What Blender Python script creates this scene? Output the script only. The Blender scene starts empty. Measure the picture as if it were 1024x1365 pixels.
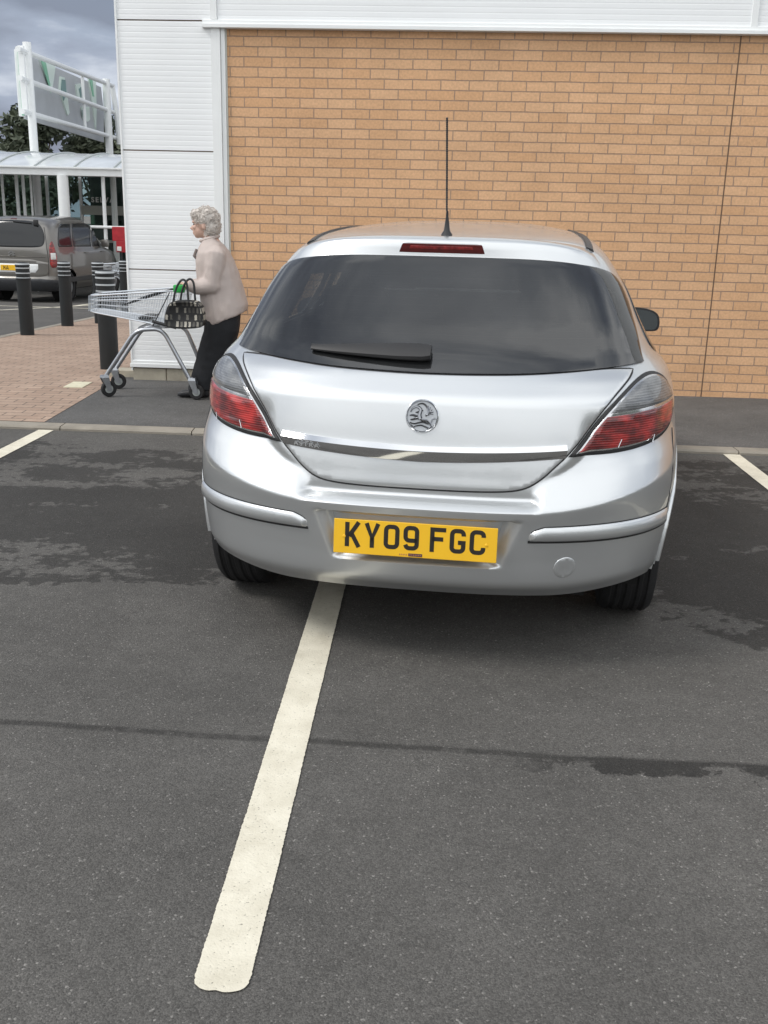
import bpy, bmesh, math, random
from mathutils import Vector, Matrix, geometry, noise
random.seed(7)
sc = bpy.context.scene
C = sc.collection
R = math.radians

# ------------------------------------------------------------------ camera
FPX, PITCH, ROLL, EYE = 1340.0, R(16.25), R(1.35), 1.43
_f = Vector((0, math.cos(PITCH), -math.sin(PITCH)))
_u0 = Vector((0, math.sin(PITCH), math.cos(PITCH)))
_x0 = Vector((1, 0, 0))
_x = _x0 * math.cos(ROLL) + _u0 * math.sin(ROLL)
_u = -_x0 * math.sin(ROLL) + _u0 * math.cos(ROLL)
cd = bpy.data.cameras.new('camera')
cd.sensor_fit = 'HORIZONTAL'
cd.sensor_width = 36.0
cd.lens = 36.0 * FPX / 1024.0
cd.clip_start = 0.05
cd.clip_end = 2000
cam = bpy.data.objects.new('camera', cd)
m = Matrix((( _x.x, _u.x, -_f.x, 0), (_x.y, _u.y, -_f.y, 0), (_x.z, _u.z, -_f.z, EYE), (0, 0, 0, 1)))
cam.matrix_world = m
C.objects.link(cam)
sc.camera = cam

# ------------------------------------------------------------------ light
SUN_EL, SUN_AZ = R(50), R(252)          # azimuth measured clockwise from +Y
w = bpy.data.worlds.new('World')
sc.world = w
w.use_nodes = True
nt = w.node_tree
nt.nodes.clear()
L = nt.links.new
N = nt.nodes.new
out = N('ShaderNodeOutputWorld')
bg = N('ShaderNodeBackground')
sky = N('ShaderNodeTexSky')
sky.sky_type = 'NISHITA'
sky.sun_disc = False
sky.sun_elevation = SUN_EL
sky.sun_rotation = SUN_AZ
skm = N('ShaderNodeVectorMath'); skm.operation = 'SCALE'; skm.inputs['Scale'].default_value = 0.10
L(sky.outputs[0], skm.inputs[0])
tc = N('ShaderNodeTexCoord')
sep = N('ShaderNodeSeparateXYZ')
L(tc.outputs['Generated'], sep.inputs[0])
# project the direction onto a cloud layer
mx = N('ShaderNodeMath'); mx.operation = 'MAXIMUM'; mx.inputs[1].default_value = 0.0
L(sep.outputs['Z'], mx.inputs[0])
ad = N('ShaderNodeMath'); ad.operation = 'ADD'; ad.inputs[1].default_value = 0.22
L(mx.outputs[0], ad.inputs[0])
dx = N('ShaderNodeMath'); dx.operation = 'DIVIDE'
dy = N('ShaderNodeMath'); dy.operation = 'DIVIDE'
L(sep.outputs['X'], dx.inputs[0]); L(ad.outputs[0], dx.inputs[1])
L(sep.outputs['Y'], dy.inputs[0]); L(ad.outputs[0], dy.inputs[1])
cmb = N('ShaderNodeCombineXYZ')
L(dx.outputs[0], cmb.inputs[0]); L(dy.outputs[0], cmb.inputs[1])
CLOUD_OFF = (5.6, 2.45, 1.0)
off = N('ShaderNodeVectorMath'); off.operation = 'ADD'; off.inputs[1].default_value = CLOUD_OFF
L(cmb.outputs[0], off.inputs[0])
n1 = N('ShaderNodeTexNoise'); n1.inputs['Scale'].default_value = 1.15; n1.inputs['Detail'].default_value = 7; n1.inputs['Roughness'].default_value = 0.52; n1.inputs['Distortion'].default_value = 0.25
L(off.outputs[0], n1.inputs['Vector'])
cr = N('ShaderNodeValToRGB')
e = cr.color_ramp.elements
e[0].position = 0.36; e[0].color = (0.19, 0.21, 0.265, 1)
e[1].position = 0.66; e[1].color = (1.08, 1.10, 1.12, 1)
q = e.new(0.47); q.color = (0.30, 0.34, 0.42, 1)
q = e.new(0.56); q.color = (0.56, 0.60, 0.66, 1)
bias = N('ShaderNodeMath'); bias.operation = 'MULTIPLY_ADD'; bias.inputs[1].default_value = -0.17   # cloud brightened behind the camera to lift car reflections and walls
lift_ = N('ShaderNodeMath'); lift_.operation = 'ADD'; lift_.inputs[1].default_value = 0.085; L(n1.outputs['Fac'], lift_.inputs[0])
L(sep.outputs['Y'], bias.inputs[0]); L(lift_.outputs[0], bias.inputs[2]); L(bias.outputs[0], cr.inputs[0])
n2 = N('ShaderNodeTexNoise'); n2.inputs['Scale'].default_value = 0.8; n2.inputs['Detail'].default_value = 4
off2 = N('ShaderNodeVectorMath'); off2.operation = 'ADD'; off2.inputs[1].default_value = (9, 4, 2)
L(off.outputs[0], off2.inputs[0]); L(off2.outputs[0], n2.inputs['Vector'])
cov = N('ShaderNodeMapRange'); cov.inputs[1].default_value = 0.30; cov.inputs[2].default_value = 0.42; cov.inputs[3].default_value = 0.8; cov.inputs[4].default_value = 1.0
L(n2.outputs['Fac'], cov.inputs[0])
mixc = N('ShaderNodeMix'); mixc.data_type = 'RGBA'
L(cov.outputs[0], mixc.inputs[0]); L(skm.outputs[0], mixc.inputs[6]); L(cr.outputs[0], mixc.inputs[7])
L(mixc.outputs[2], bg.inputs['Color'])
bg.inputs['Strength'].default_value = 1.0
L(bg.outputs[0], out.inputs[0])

sd = bpy.data.lights.new('sun', 'SUN')
sd.energy = 1.5
sd.angle = R(18)
sd.color = (1.0, 0.965, 0.92)
sun = bpy.data.objects.new('sun', sd)
dirv = Vector((math.sin(SUN_AZ) * math.cos(SUN_EL), math.cos(SUN_AZ) * math.cos(SUN_EL), math.sin(SUN_EL)))
sun.rotation_euler = (-dirv).to_track_quat('-Z', 'Y').to_euler()
sun.location = (0, -5, 12)
C.objects.link(sun)

sc.view_settings.view_transform = 'Standard'
sc.view_settings.look = 'None'
sc.view_settings.gamma = 1
sc.view_settings.exposure = 0.43

# ------------------------------------------------------------------ helpers
def at(px, py, Y):
    """the point on the plane y = Y that the photo shows at this place"""
    d = _f + _x * ((px - 512) / FPX) - _u * ((py - 682.5) / FPX)
    d = d * (Y / d.y)
    return Vector((d.x, Y, d.z + EYE))

def gz(y):
    """height of the pavement: level by the kerb, then falling gently away"""
    if y < 8.5: return 0.03
    if y < 26: return 0.03 - 0.034 * (y - 8.5)
    return 0.03 - 0.034 * 17.5

def tag(o, label=None, cat=None, group=None, kind=None):
    if label: o['label'] = label
    if cat: o['category'] = cat
    if group: o['group'] = group
    if kind: o['kind'] = kind
    return o

def empty(name, loc=(0, 0, 0), rz=0.0):
    o = bpy.data.objects.new(name, None)
    o.empty_display_size = 0.1
    o.location = loc
    o.rotation_euler = (0, 0, rz)
    C.objects.link(o)
    return o

def children(o):
    return [c for c in bpy.data.objects if c.parent == o]

def copy_tree(o, parent=None):
    c = o.copy()
    C.objects.link(c)
    if parent is not None: c.parent = parent
    for ch in children(o): copy_tree(ch, c)
    return c

def mesh_obj(name, verts, faces, mat, parent=None, smooth=True, auto=None):
    me = bpy.data.meshes.new(name)
    me.from_pydata([tuple(v) for v in verts], [], faces)
    me.validate()
    me.update()
    o = bpy.data.objects.new(name, me)
    if mat: me.materials.append(mat)
    if smooth:
        me.shade_smooth()
        if auto is not None: me.set_sharp_from_angle(angle=R(auto))
    C.objects.link(o)
    if parent: o.parent = parent
    return o

class MB:
    """collects shapes; build() links them as one mesh object"""
    def __init__(s): s.v = []; s.f = []
    def add(s, v, f):
        b = len(s.v); s.v += [tuple(p) for p in v]; s.f += [tuple(i + b for i in q) for q in f]
    def box(s, x0, x1, y0, y1, z0, z1, bev=0.0, M=None):
        bm = bmesh.new()
        bmesh.ops.create_cube(bm, size=1)
        for v in bm.verts:
            v.co = Vector(((x0 + x1) / 2 + v.co.x * (x1 - x0), (y0 + y1) / 2 + v.co.y * (y1 - y0), (z0 + z1) / 2 + v.co.z * (z1 - z0)))
        if bev > 0: bmesh.ops.bevel(bm, geom=bm.edges[:], offset=bev, segments=2, affect='EDGES', profile=0.5)
        if M is not None: bm.transform(M)
        s.bm(bm)
    def bm(s, bm):
        bm.verts.index_update()
        s.add([v.co for v in bm.verts], [[v.index for v in f.verts] for f in bm.faces]); bm.free()
    def tube(s, pts, r, seg=8, caps=True, closed=False):
        pts = [Vector(p) for p in pts]; n = len(pts)
        if n < 2: return
        rr = r if isinstance(r, (list, tuple)) else [r] * n
        T = []
        for i in range(n):
            if closed: t = pts[(i + 1) % n] - pts[i - 1]
            else: t = pts[min(i + 1, n - 1)] - pts[max(i - 1, 0)]
            T.append(t.normalized() if t.length > 1e-9 else Vector((0, 0, 1)))
        up = Vector((0, 0, 1)) if abs(T[0].z) < .9 else Vector((1, 0, 0))
        nrm = (up - T[0] * up.dot(T[0])).normalized()
        V = []
        for i in range(n):
            nrm = (nrm - T[i] * nrm.dot(T[i])).normalized()
            b = T[i].cross(nrm)
            for k in range(seg):
                a = 2 * math.pi * k / seg
                V.append(pts[i] + (nrm * math.cos(a) + b * math.sin(a)) * rr[i])
        F = []
        for i in range(n if closed else n - 1):
            j = (i + 1) % n
            for k in range(seg):
                k2 = (k + 1) % seg
                F.append((i * seg + k, i * seg + k2, j * seg + k2, j * seg + k))
        if caps and not closed:
            F.append(tuple(range(seg))[::-1]); F.append(tuple((n - 1) * seg + k for k in range(seg)))
        s.add(V, F)
    def lathe(s, prof, seg=48, M=None, close=False):
        """prof: (radius, height) pairs turned about local Z"""
        V = []; F = []; n = len(prof)
        for k in range(seg):
            a = 2 * math.pi * k / seg
            for r, h in prof: V.append(Vector((r * math.cos(a), r * math.sin(a), h)))
        for k in range(seg):
            k2 = (k + 1) % seg
            for i in range(n - 1 + (1 if close else 0)):
                j = (i + 1) % n
                F.append((k * n + i, k2 * n + i, k2 * n + j, k * n + j))
        if M is not None: V = [M @ v for v in V]
        s.add(V, F)
    def prism(s, poly, h0, h1, M=None):
        """outline in local XY pulled from h0 to h1 along Z"""
        n = len(poly)
        V = [Vector((p[0], p[1], h0)) for p in poly] + [Vector((p[0], p[1], h1)) for p in poly]
        F = [tuple(range(n))[::-1], tuple(range(n, 2 * n))] + [(i, (i + 1) % n, n + (i + 1) % n, n + i) for i in range(n)]
        if M is not None: V = [M @ v for v in V]
        s.add(V, F)
    def build(s, name, mat, parent=None, smooth=True, auto=35):
        return mesh_obj(name, s.v, s.f, mat, parent, smooth, auto)

def arc(p0, p1, p2, n=6):
    """quadratic bend"""
    p0, p1, p2 = Vector(p0), Vector(p1), Vector(p2)
    return [(p0 * (1 - t) ** 2 + p1 * 2 * t * (1 - t) + p2 * t * t) for t in [i / n for i in range(n + 1)]]

def bend(pts, rad=0.05, n=5):
    """rounds the corners of a polyline"""
    pts = [Vector(p) for p in pts]; o = [pts[0]]
    for i in range(1, len(pts) - 1):
        a, b, c = pts[i - 1], pts[i], pts[i + 1]
        ra = min(rad, (a - b).length * .49); rc = min(rad, (c - b).length * .49)
        o += arc(b + (a - b).normalized() * ra, b, b + (c - b).normalized() * rc, n)
    return o + [pts[-1]]

# ------------------------------------------------------------------ materials
def srgb(r, g, b):
    f = lambda c: (c / 255 / 12.92) if c / 255 <= 0.04045 else ((c / 255 + 0.055) / 1.055) ** 2.4
    return (f(r), f(g), f(b), 1)

def mat(name, col, rough=0.5, metal=0.0, coat=0.0, spec=0.5, trans=0.0, var=0.0, vscale=8.0, bump=0.0, bscale=60.0, rvar=0.0, sheen=0.0):
    m = bpy.data.materials.new(name); m.use_nodes = True
    t = m.node_tree; b = t.nodes['Principled BSDF']
    col = tuple(col) if len(col) == 4 else tuple(col) + (1,)
    b.inputs['Base Color'].default_value = col
    b.inputs['Roughness'].default_value = rough
    b.inputs['Metallic'].default_value = metal
    b.inputs['Coat Weight'].default_value = coat
    b.inputs['Coat Roughness'].default_value = 0.03
    b.inputs['Specular IOR Level'].default_value = spec
    b.inputs['Transmission Weight'].default_value = trans
    if sheen: b.inputs['Sheen Weight'].default_value = sheen
    tcn = t.nodes.new('ShaderNodeTexCoord')
    if var > 0 or rvar > 0:
        n = t.nodes.new('ShaderNodeTexNoise'); n.inputs['Scale'].default_value = vscale; n.inputs['Detail'].default_value = 5
        t.links.new(tcn.outputs['Object'], n.inputs['Vector'])
        if var > 0:
            mr = t.nodes.new('ShaderNodeMapRange'); mr.inputs[1].default_value = .3; mr.inputs[2].default_value = .7
            mr.inputs[3].default_value = 1 - var; mr.inputs[4].default_value = 1 + var
            t.links.new(n.outputs['Fac'], mr.inputs[0])
            vm = t.nodes.new('ShaderNodeVectorMath'); vm.operation = 'SCALE'; vm.inputs[0].default_value = col[:3]
            t.links.new(mr.outputs[0], vm.inputs['Scale']); t.links.new(vm.outputs[0], b.inputs['Base Color'])
        if rvar > 0:
            mr = t.nodes.new('ShaderNodeMapRange'); mr.inputs[1].default_value = .3; mr.inputs[2].default_value = .7
            mr.inputs[3].default_value = max(0, rough - rvar); mr.inputs[4].default_value = rough + rvar
            t.links.new(n.outputs['Fac'], mr.inputs[0]); t.links.new(mr.outputs[0], b.inputs['Roughness'])
    if bump > 0:
        n = t.nodes.new('ShaderNodeTexNoise'); n.inputs['Scale'].default_value = bscale; n.inputs['Detail'].default_value = 4
        t.links.new(tcn.outputs['Object'], n.inputs['Vector'])
        bp = t.nodes.new('ShaderNodeBump'); bp.inputs['Strength'].default_value = bump; bp.inputs['Distance'].default_value = 0.01
        t.links.new(n.outputs['Fac'], bp.inputs['Height']); t.links.new(bp.outputs[0], b.inputs['Normal'])
    return m

def glass_mat(name, tint, refl=1.0, ior=1.5, refl_haze=0.0, dcol=(.25, .26, .27, 1)):
    m = bpy.data.materials.new(name); m.use_nodes = True
    t = m.node_tree; t.nodes.clear()
    o = t.nodes.new('ShaderNodeOutputMaterial'); mx = t.nodes.new('ShaderNodeMixShader')
    tr = t.nodes.new('ShaderNodeBsdfTransparent'); tr.inputs[0].default_value = tint
    gl = t.nodes.new('ShaderNodeBsdfGlossy'); gl.inputs['Roughness'].default_value = 0.03; gl.inputs[0].default_value = (refl, refl, refl, 1)
    fr = t.nodes.new('ShaderNodeFresnel'); fr.inputs[0].default_value = ior
    t.links.new(fr.outputs[0], mx.inputs[0]); t.links.new(tr.outputs[0], mx.inputs[1]); t.links.new(gl.outputs[0], mx.inputs[2])
    last = mx
    if refl_haze > 0:  # pale blotchy haze in the colour stands in for sky reflected in the glass
        df = t.nodes.new('ShaderNodeBsdfDiffuse'); df.inputs[0].default_value = dcol
        m2 = t.nodes.new('ShaderNodeMixShader')
        tcn = t.nodes.new('ShaderNodeTexCoord'); n = t.nodes.new('ShaderNodeTexNoise'); n.inputs['Scale'].default_value = 3.5; n.inputs['Detail'].default_value = 6
        t.links.new(tcn.outputs['Object'], n.inputs['Vector'])
        mr = t.nodes.new('ShaderNodeMapRange'); mr.inputs[1].default_value = .3; mr.inputs[2].default_value = .7; mr.inputs[3].default_value = refl_haze * .4; mr.inputs[4].default_value = refl_haze * 1.6
        t.links.new(n.outputs['Fac'], mr.inputs[0]); t.links.new(mr.outputs[0], m2.inputs[0])
        t.links.new(mx.outputs[0], m2.inputs[1]); t.links.new(df.outputs[0], m2.inputs[2]); last = m2
    t.links.new(last.outputs[0], o.inputs[0])
    return m

def asphalt_mat(name, base, stains=False, scale=1.0):
    m = bpy.data.materials.new(name); m.use_nodes = True
    t = m.node_tree; b = t.nodes['Principled BSDF']; K = t.links.new; NN = t.nodes.new
    tc = NN('ShaderNodeTexCoord'); P = tc.outputs['Object']
    # fine stone grains
    g = NN('ShaderNodeTexNoise'); g.inputs['Scale'].default_value = 330 * scale; g.inputs['Detail'].default_value = 3; g.inputs['Roughness'].default_value = .7; K(P, g.inputs['Vector'])
    v = NN('ShaderNodeTexVoronoi'); v.inputs['Scale'].default_value = 230 * scale; K(P, v.inputs['Vector'])
    big = NN('ShaderNodeTexNoise'); big.inputs['Scale'].default_value = 1.6; big.inputs['Detail'].default_value = 6; K(P, big.inputs['Vector'])
    mid = NN('ShaderNodeTexNoise'); mid.inputs['Scale'].default_value = 14; mid.inputs['Detail'].default_value = 5; K(P, mid.inputs['Vector'])
    def rng(src, a, c, lo, hi):
        r = NN('ShaderNodeMapRange'); r.inputs[1].default_value = a; r.inputs[2].default_value = c; r.inputs[3].default_value = lo; r.inputs[4].default_value = hi; K(src, r.inputs[0]); return r.outputs[0]
    def op(o, a, c):
        r = NN('ShaderNodeMath'); r.operation = o
        for i, q in enumerate((a, c)):
            if isinstance(q, (int, float)): r.inputs[i].default_value = q
            else: K(q, r.inputs[i])
        return r.outputs[0]
    k = op('MULTIPLY', rng(g.outputs['Fac'], .3, .7, .62, 1.4), rng(big.outputs['Fac'], .3, .7, .83, 1.15))
    k = op('MULTIPLY', k, rng(mid.outputs['Fac'], .3, .7, .92, 1.08))
    # each stone its own grey; a few pale chips
    sc1 = NN('ShaderNodeSeparateColor'); K(v.outputs['Color'], sc1.inputs[0])
    k = op('MULTIPLY', k, rng(sc1.outputs[0], 0, 1, .72, 1.28))
    chip = rng(sc1.outputs[1], .972, .992, 0, 1)
    k = op('ADD', k, op('MULTIPLY', chip, 1.3))
    if stains:
        k = stain_nodes(t, P, k, rng, op)
    sv = NN('ShaderNodeVectorMath'); sv.operation = 'SCALE'; sv.inputs[0].default_value = base; K(k, sv.inputs['Scale'])
    K(sv.outputs[0], b.inputs['Base Color'])
    b.inputs['Roughness'].default_value = .86
    b.inputs['Specular IOR Level'].default_value = .35
    bp = NN('ShaderNodeBump'); bp.inputs['Strength'].default_value = .55; bp.inputs['Distance'].default_value = .004
    h = op('ADD', g.outputs['Fac'], op('MULTIPLY', v.outputs['Distance'], -1.0))
    K(h, bp.inputs['Height']); K(bp.outputs[0], b.inputs['Normal'])
    return m

def stain_nodes(t, P, k, rng, op):
    """damp patches, the resurfacing seam and chewing-gum spots on the car park"""
    NN = t.nodes.new; K = t.links.new
    sp = NN('ShaderNodeSeparateXYZ'); K(P, sp.inputs[0]); x, y = sp.outputs[0], sp.outputs[1]
    mp = NN('ShaderNodeMapping'); mp.inputs['Scale'].default_value = (0.95, 1.75, 1); K(P, mp.inputs['Vector'])
    n = NN('ShaderNodeTexNoise'); n.inputs['Scale'].default_value = 1.7; n.inputs['Detail'].default_value = 10; n.inputs['Roughness'].default_value = .68; K(mp.outputs[0], n.inputs['Vector'])
    f = NN('ShaderNodeTexNoise'); f.inputs['Scale'].default_value = 22; f.inputs['Detail'].default_value = 6; K(P, f.inputs['Vector'])
    # damp belt between y 3.75 and 6.5
    yr = op('ADD', y, rng(x, .8, 1.4, 0, .65))
    belt = op('MULTIPLY', rng(yr, 3.50, 3.85, 0, 1), rng(y, 6.7, 6.2, 0, 1))
    core = op('MULTIPLY', rng(yr, 4.15, 4.35, 0, 1), rng(y, 5.25, 5.12, 0, 1))
    s = op('ADD', op('ADD', n.outputs['Fac'], op('MULTIPLY', op('SUBTRACT', f.outputs['Fac'], .5), .30)), op('MULTIPLY', core, .13))
    s = op('ADD', s, op('MULTIPLY', belt, .06))
    s = op('SUBTRACT', s, op('MULTIPLY', op('SUBTRACT', 1.0, belt), .35))
    wet = rng(s, .530, .570, 0, 1)
    # the seam: a curve across the bay near y 2.65 with damp bitten out below it on the right
    wob = NN('ShaderNodeTexNoise'); wob.inputs['Scale'].default_value = 1.3; wob.inputs['Detail'].default_value = 3; K(P, wob.inputs['Vector'])
    yy = op('SUBTRACT', y, op('ADD', op('MULTIPLY', x, -0.075), op('ADD', 2.555, op('MULTIPLY', op('SUBTRACT', wob.outputs['Fac'], .5), .07))))
    seam = op('MULTIPLY', rng(yy, -.030, -.018, 0, 1), rng(yy, .012, .0, 0, 1))
    seam = op('MULTIPLY', seam, rng(f.outputs['Fac'], .36, .5, .55, 1))
    n3 = NN('ShaderNodeTexNoise'); n3.inputs['Scale'].default_value = 7.5; n3.inputs['Detail'].default_value = 8; n3.inputs['Roughness'].default_value = .65; K(P, n3.inputs['Vector'])
    bite = op('SUBTRACT', op('ADD', n3.outputs['Fac'], op('MULTIPLY', yy, 2.0)), .37)
    bite = rng(bite, 0, .03, 0, 1)
    bite = op('MULTIPLY', bite, op('MULTIPLY', rng(x, .30, .55, 0, 1), rng(yy, .008, -.004, 0, 1)))
    dark = op('MAXIMUM', op('MULTIPLY', wet, .56), op('MAXIMUM', op('MULTIPLY', seam, .50), op('MULTIPLY', bite, .66)))
    k = op('MULTIPLY', k, op('SUBTRACT', 1.0, dark))
    # gum spots
    v = NN('ShaderNodeTexVoronoi'); v.inputs['Scale'].default_value = 2.1; v.inputs['Randomness'].default_value = 1; K(P, v.inputs['Vector'])
    ds = op('ADD', v.outputs['Distance'], op('MULTIPLY', f.outputs['Fac'], .02))
    sc2 = NN('ShaderNodeSeparateColor'); K(v.outputs['Color'], sc2.inputs[0])
    gum = op('MULTIPLY', rng(ds, .048, .036, 0, 1), rng(sc2.outputs[0], .60, .64, 0, 1))
    k = op('ADD', k, op('MULTIPLY', gum, 1.3))
    # pale traffic film right of the centre
    return k

def paint_line_mat():
    m = bpy.data.materials.new('line_paint'); m.use_nodes = True
    t = m.node_tree; b = t.nodes['Principled BSDF']; K = t.links.new; NN = t.nodes.new
    tc = NN('ShaderNodeTexCoord'); P = tc.outputs['Object']
    n = NN('ShaderNodeTexNoise'); n.inputs['Scale'].default_value = 9; n.inputs['Detail'].default_value = 8; n.inputs['Roughness'].default_value = .7; K(P, n.inputs['Vector'])
    g = NN('ShaderNodeTexNoise'); g.inputs['Scale'].default_value = 170; g.inputs['Detail'].default_value = 3; K(P, g.inputs['Vector'])
    cr = NN('ShaderNodeValToRGB'); e = cr.color_ramp.elements
    e[0].position = .30; e[0].color = (.56, .52, .415, 1); e[1].position = .62; e[1].color = (.70, .66, .545, 1); K(n.outputs['Fac'], cr.inputs[0])
    # worn pinholes
    mr = NN('ShaderNodeMapRange'); mr.inputs[1].default_value = .27; mr.inputs[2].default_value = .36; mr.inputs[3].default_value = .35; mr.inputs[4].default_value = 1; K(g.outputs['Fac'], mr.inputs[0])
    sv = NN('ShaderNodeVectorMath'); sv.operation = 'SCALE'; K(cr.outputs[0], sv.inputs[0]); K(mr.outputs[0], sv.inputs['Scale']); K(sv.outputs[0], b.inputs['Base Color'])
    b.inputs['Roughness'].default_value = .75
    bp = NN('ShaderNodeBump'); bp.inputs['Strength'].default_value = .5; bp.inputs['Distance'].default_value = .003; K(g.outputs['Fac'], bp.inputs['Height']); K(bp.outputs[0], b.inputs['Normal'])
    return m

def brick_mat(name, c1, c2, mortar, w, h, mw, offset=.5, bump=.6, axes='xz', var=.14):
    m = bpy.data.materials.new(name); m.use_nodes = True
    t = m.node_tree; b = t.nodes['Principled BSDF']; K = t.links.new; NN = t.nodes.new
    tc = NN('ShaderNodeTexCoord'); sp = NN('ShaderNodeSeparateXYZ'); K(tc.outputs['Object'], sp.inputs[0])
    cb = NN('ShaderNodeCombineXYZ'); K(sp.outputs[0], cb.inputs[0]); K(sp.outputs[2 if axes == 'xz' else 1], cb.inputs[1])
    wob = NN('ShaderNodeTexNoise'); wob.inputs['Scale'].default_value = 9; wob.inputs['Detail'].default_value = 3; K(cb.outputs[0], wob.inputs['Vector'])
    ws = NN('ShaderNodeVectorMath'); ws.operation = 'MULTIPLY_ADD'; ws.inputs[1].default_value = (.007, .006, 0); K(wob.outputs['Color'], ws.inputs[0]); K(cb.outputs[0], ws.inputs[2])
    br = NN('ShaderNodeTexBrick'); br.offset = offset; br.inputs['Scale'].default_value = 1
    br.inputs['Brick Width'].default_value = w; br.inputs['Row Height'].default_value = h; br.inputs['Mortar Size'].default_value = mw; br.inputs['Mortar Smooth'].default_value = .25
    br.inputs['Color1'].default_value = c1; br.inputs['Color2'].default_value = c2; br.inputs['Mortar'].default_value = mortar; br.inputs['Bias'].default_value = 0
    K(ws.outputs[0], br.inputs['Vector'])
    n = NN('ShaderNodeTexNoise'); n.inputs['Scale'].default_value = 2.2; n.inputs['Detail'].default_value = 7; n.inputs['Roughness'].default_value = .65; K(tc.outputs['Object'], n.inputs['Vector'])
    g = NN('ShaderNodeTexNoise'); g.inputs['Scale'].default_value = 55; g.inputs['Detail'].default_value = 5; K(tc.outputs['Object'], g.inputs['Vector'])
    def rng(src, a, c, lo, hi):
        r = NN('ShaderNodeMapRange'); r.inputs[1].default_value = a; r.inputs[2].default_value = c; r.inputs[3].default_value = lo; r.inputs[4].default_value = hi; K(src, r.inputs[0]); return r.outputs[0]
    def mul(a, c):
        r = NN('ShaderNodeMath'); r.operation = 'MULTIPLY'; K(a, r.inputs[0]); K(c, r.inputs[1]); return r.outputs[0]
    k = mul(rng(n.outputs['Fac'], .3, .7, 1 - var, 1 + var), rng(g.outputs['Fac'], .25, .75, .86, 1.12))
    sv = NN('ShaderNodeVectorMath'); sv.operation = 'SCALE'; K(br.outputs['Color'], sv.inputs[0]); K(k, sv.inputs['Scale']); K(sv.outputs[0], b.inputs['Base Color'])
    b.inputs['Roughness'].default_value = .88; b.inputs['Specular IOR Level'].default_value = .3
    ad = NN('ShaderNodeMath'); ad.operation = 'MULTIPLY_ADD'; ad.inputs[1].default_value = -1; K(br.outputs['Fac'], ad.inputs[0])
    gm = NN('ShaderNodeMath'); gm.operation = 'MULTIPLY'; gm.inputs[1].default_value = .35; K(g.outputs['Fac'], gm.inputs[0]); K(gm.outputs[0], ad.inputs[2])
    bp = NN('ShaderNodeBump'); bp.inputs['Strength'].default_value = bump; bp.inputs['Distance'].default_value = .008; K(ad.outputs[0], bp.inputs['Height']); K(bp.outputs[0], b.inputs['Normal'])
    return m

M = {}
M['ground'] = asphalt_mat('asphalt', (.093, .089, .083), stains=True)
M['pave_asphalt'] = asphalt_mat('pavement_asphalt', (.100, .098, .095))
M['line'] = paint_line_mat()
M['brick'] = brick_mat('buff_brick', (.63, .375, .207, 1), (.69, .43, .252, 1), (.38, .26, .185, 1), .2285, .0762, .0048, .5, .8, var=.09)
M['paver'] = brick_mat('block_paver', (.32, .23, .175, 1), (.385, .285, .22, 1), (.16, .125, .10, 1), .21, .105, .006, .5, .4, axes='xy', var=.12)
M['kerb'] = mat('kerb_concrete', (.27, .245, .205), .9, var=.18, vscale=5, bump=.4, bscale=80)
M['stone'] = mat('plinth_stone', (.36, .33, .265), .9, var=.2, vscale=6, bump=.4, bscale=60)
M['clad'] = mat('white_cladding', (.86, .88, .89), .42, var=.025, vscale=1.5)
M['trim'] = mat('white_trim', (.82, .84, .84), .38, var=.03, vscale=3)
M['joint'] = mat('dark_joint', (.19, .13, .09), .9)
M['rubber'] = mat('black_rubber', (.018, .018, .019), .55, var=.1)
M['tyre'] = mat('tyre_rubber', (.014, .014, .015), .75, var=.2, vscale=20, bump=.2, bscale=90)
M['black'] = mat('black_plastic', (.022, .023, .025), .42, var=.15, vscale=20)
M['under'] = mat('underbody', (.01, .01, .01), .9)
M['chrome'] = mat('chrome', (.78, .79, .80), .07, metal=1.0)
M['alloy'] = mat('alloy', (.5, .5, .51), .3, metal=.8)
M['steel'] = mat('zinc_steel', (.46, .48, .51), .32, metal=.9, var=.1, vscale=20)
M['seat'] = mat('seat_fabric', (.035, .037, .042), .9)
M['post'] = mat('white_painted_steel', (.78, .80, .80), .4, var=.03)
M['greyposts'] = mat('grey_painted_steel', (.42, .45, .44), .45)
def car_paint(name, base, metal, rough, flake=.04):
    m = mat(name, base, rough, metal=metal, coat=.9, var=.012, vscale=3)
    t = m.node_tree; b = t.nodes['Principled BSDF']; b.inputs['Coat Roughness'].default_value = .035
    tcn = t.nodes.new('ShaderNodeTexCoord')
    v = t.nodes.new('ShaderNodeTexVoronoi'); v.inputs['Scale'].default_value = 900; t.links.new(tcn.outputs['Object'], v.inputs['Vector'])
    s = t.nodes.new('ShaderNodeVectorMath'); s.operation = 'SUBTRACT'; s.inputs[1].default_value = (.5, .5, .5); t.links.new(v.outputs['Color'], s.inputs[0])
    s2 = t.nodes.new('ShaderNodeVectorMath'); s2.operation = 'SCALE'; s2.inputs['Scale'].default_value = flake; t.links.new(s.outputs[0], s2.inputs[0])
    g = t.nodes.new('ShaderNodeNewGeometry'); a = t.nodes.new('ShaderNodeVectorMath'); a.operation = 'ADD'; t.links.new(g.outputs['Normal'], a.inputs[0]); t.links.new(s2.outputs[0], a.inputs[1])
    nn = t.nodes.new('ShaderNodeVectorMath'); nn.operation = 'NORMALIZE'; t.links.new(a.outputs[0], nn.inputs[0]); t.links.new(nn.outputs[0], b.inputs['Normal'])
    return m
M['silver'] = car_paint('silver_metallic', (.66, .68, .69), .80, .35)
M['taupe'] = car_paint('taupe_metallic', (.205, .195, .18), .65, .32)
M['glass'] = glass_mat('car_glass', (.24, .26, .27, 1), .95, 1.85, refl_haze=.045)
M['side_glass'] = glass_mat('side_glass', (.45, .48, .48, 1), .95, 1.6)
M['frit'] = mat('black_frit', (.016, .018, .020), .13, spec=.5)
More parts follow.
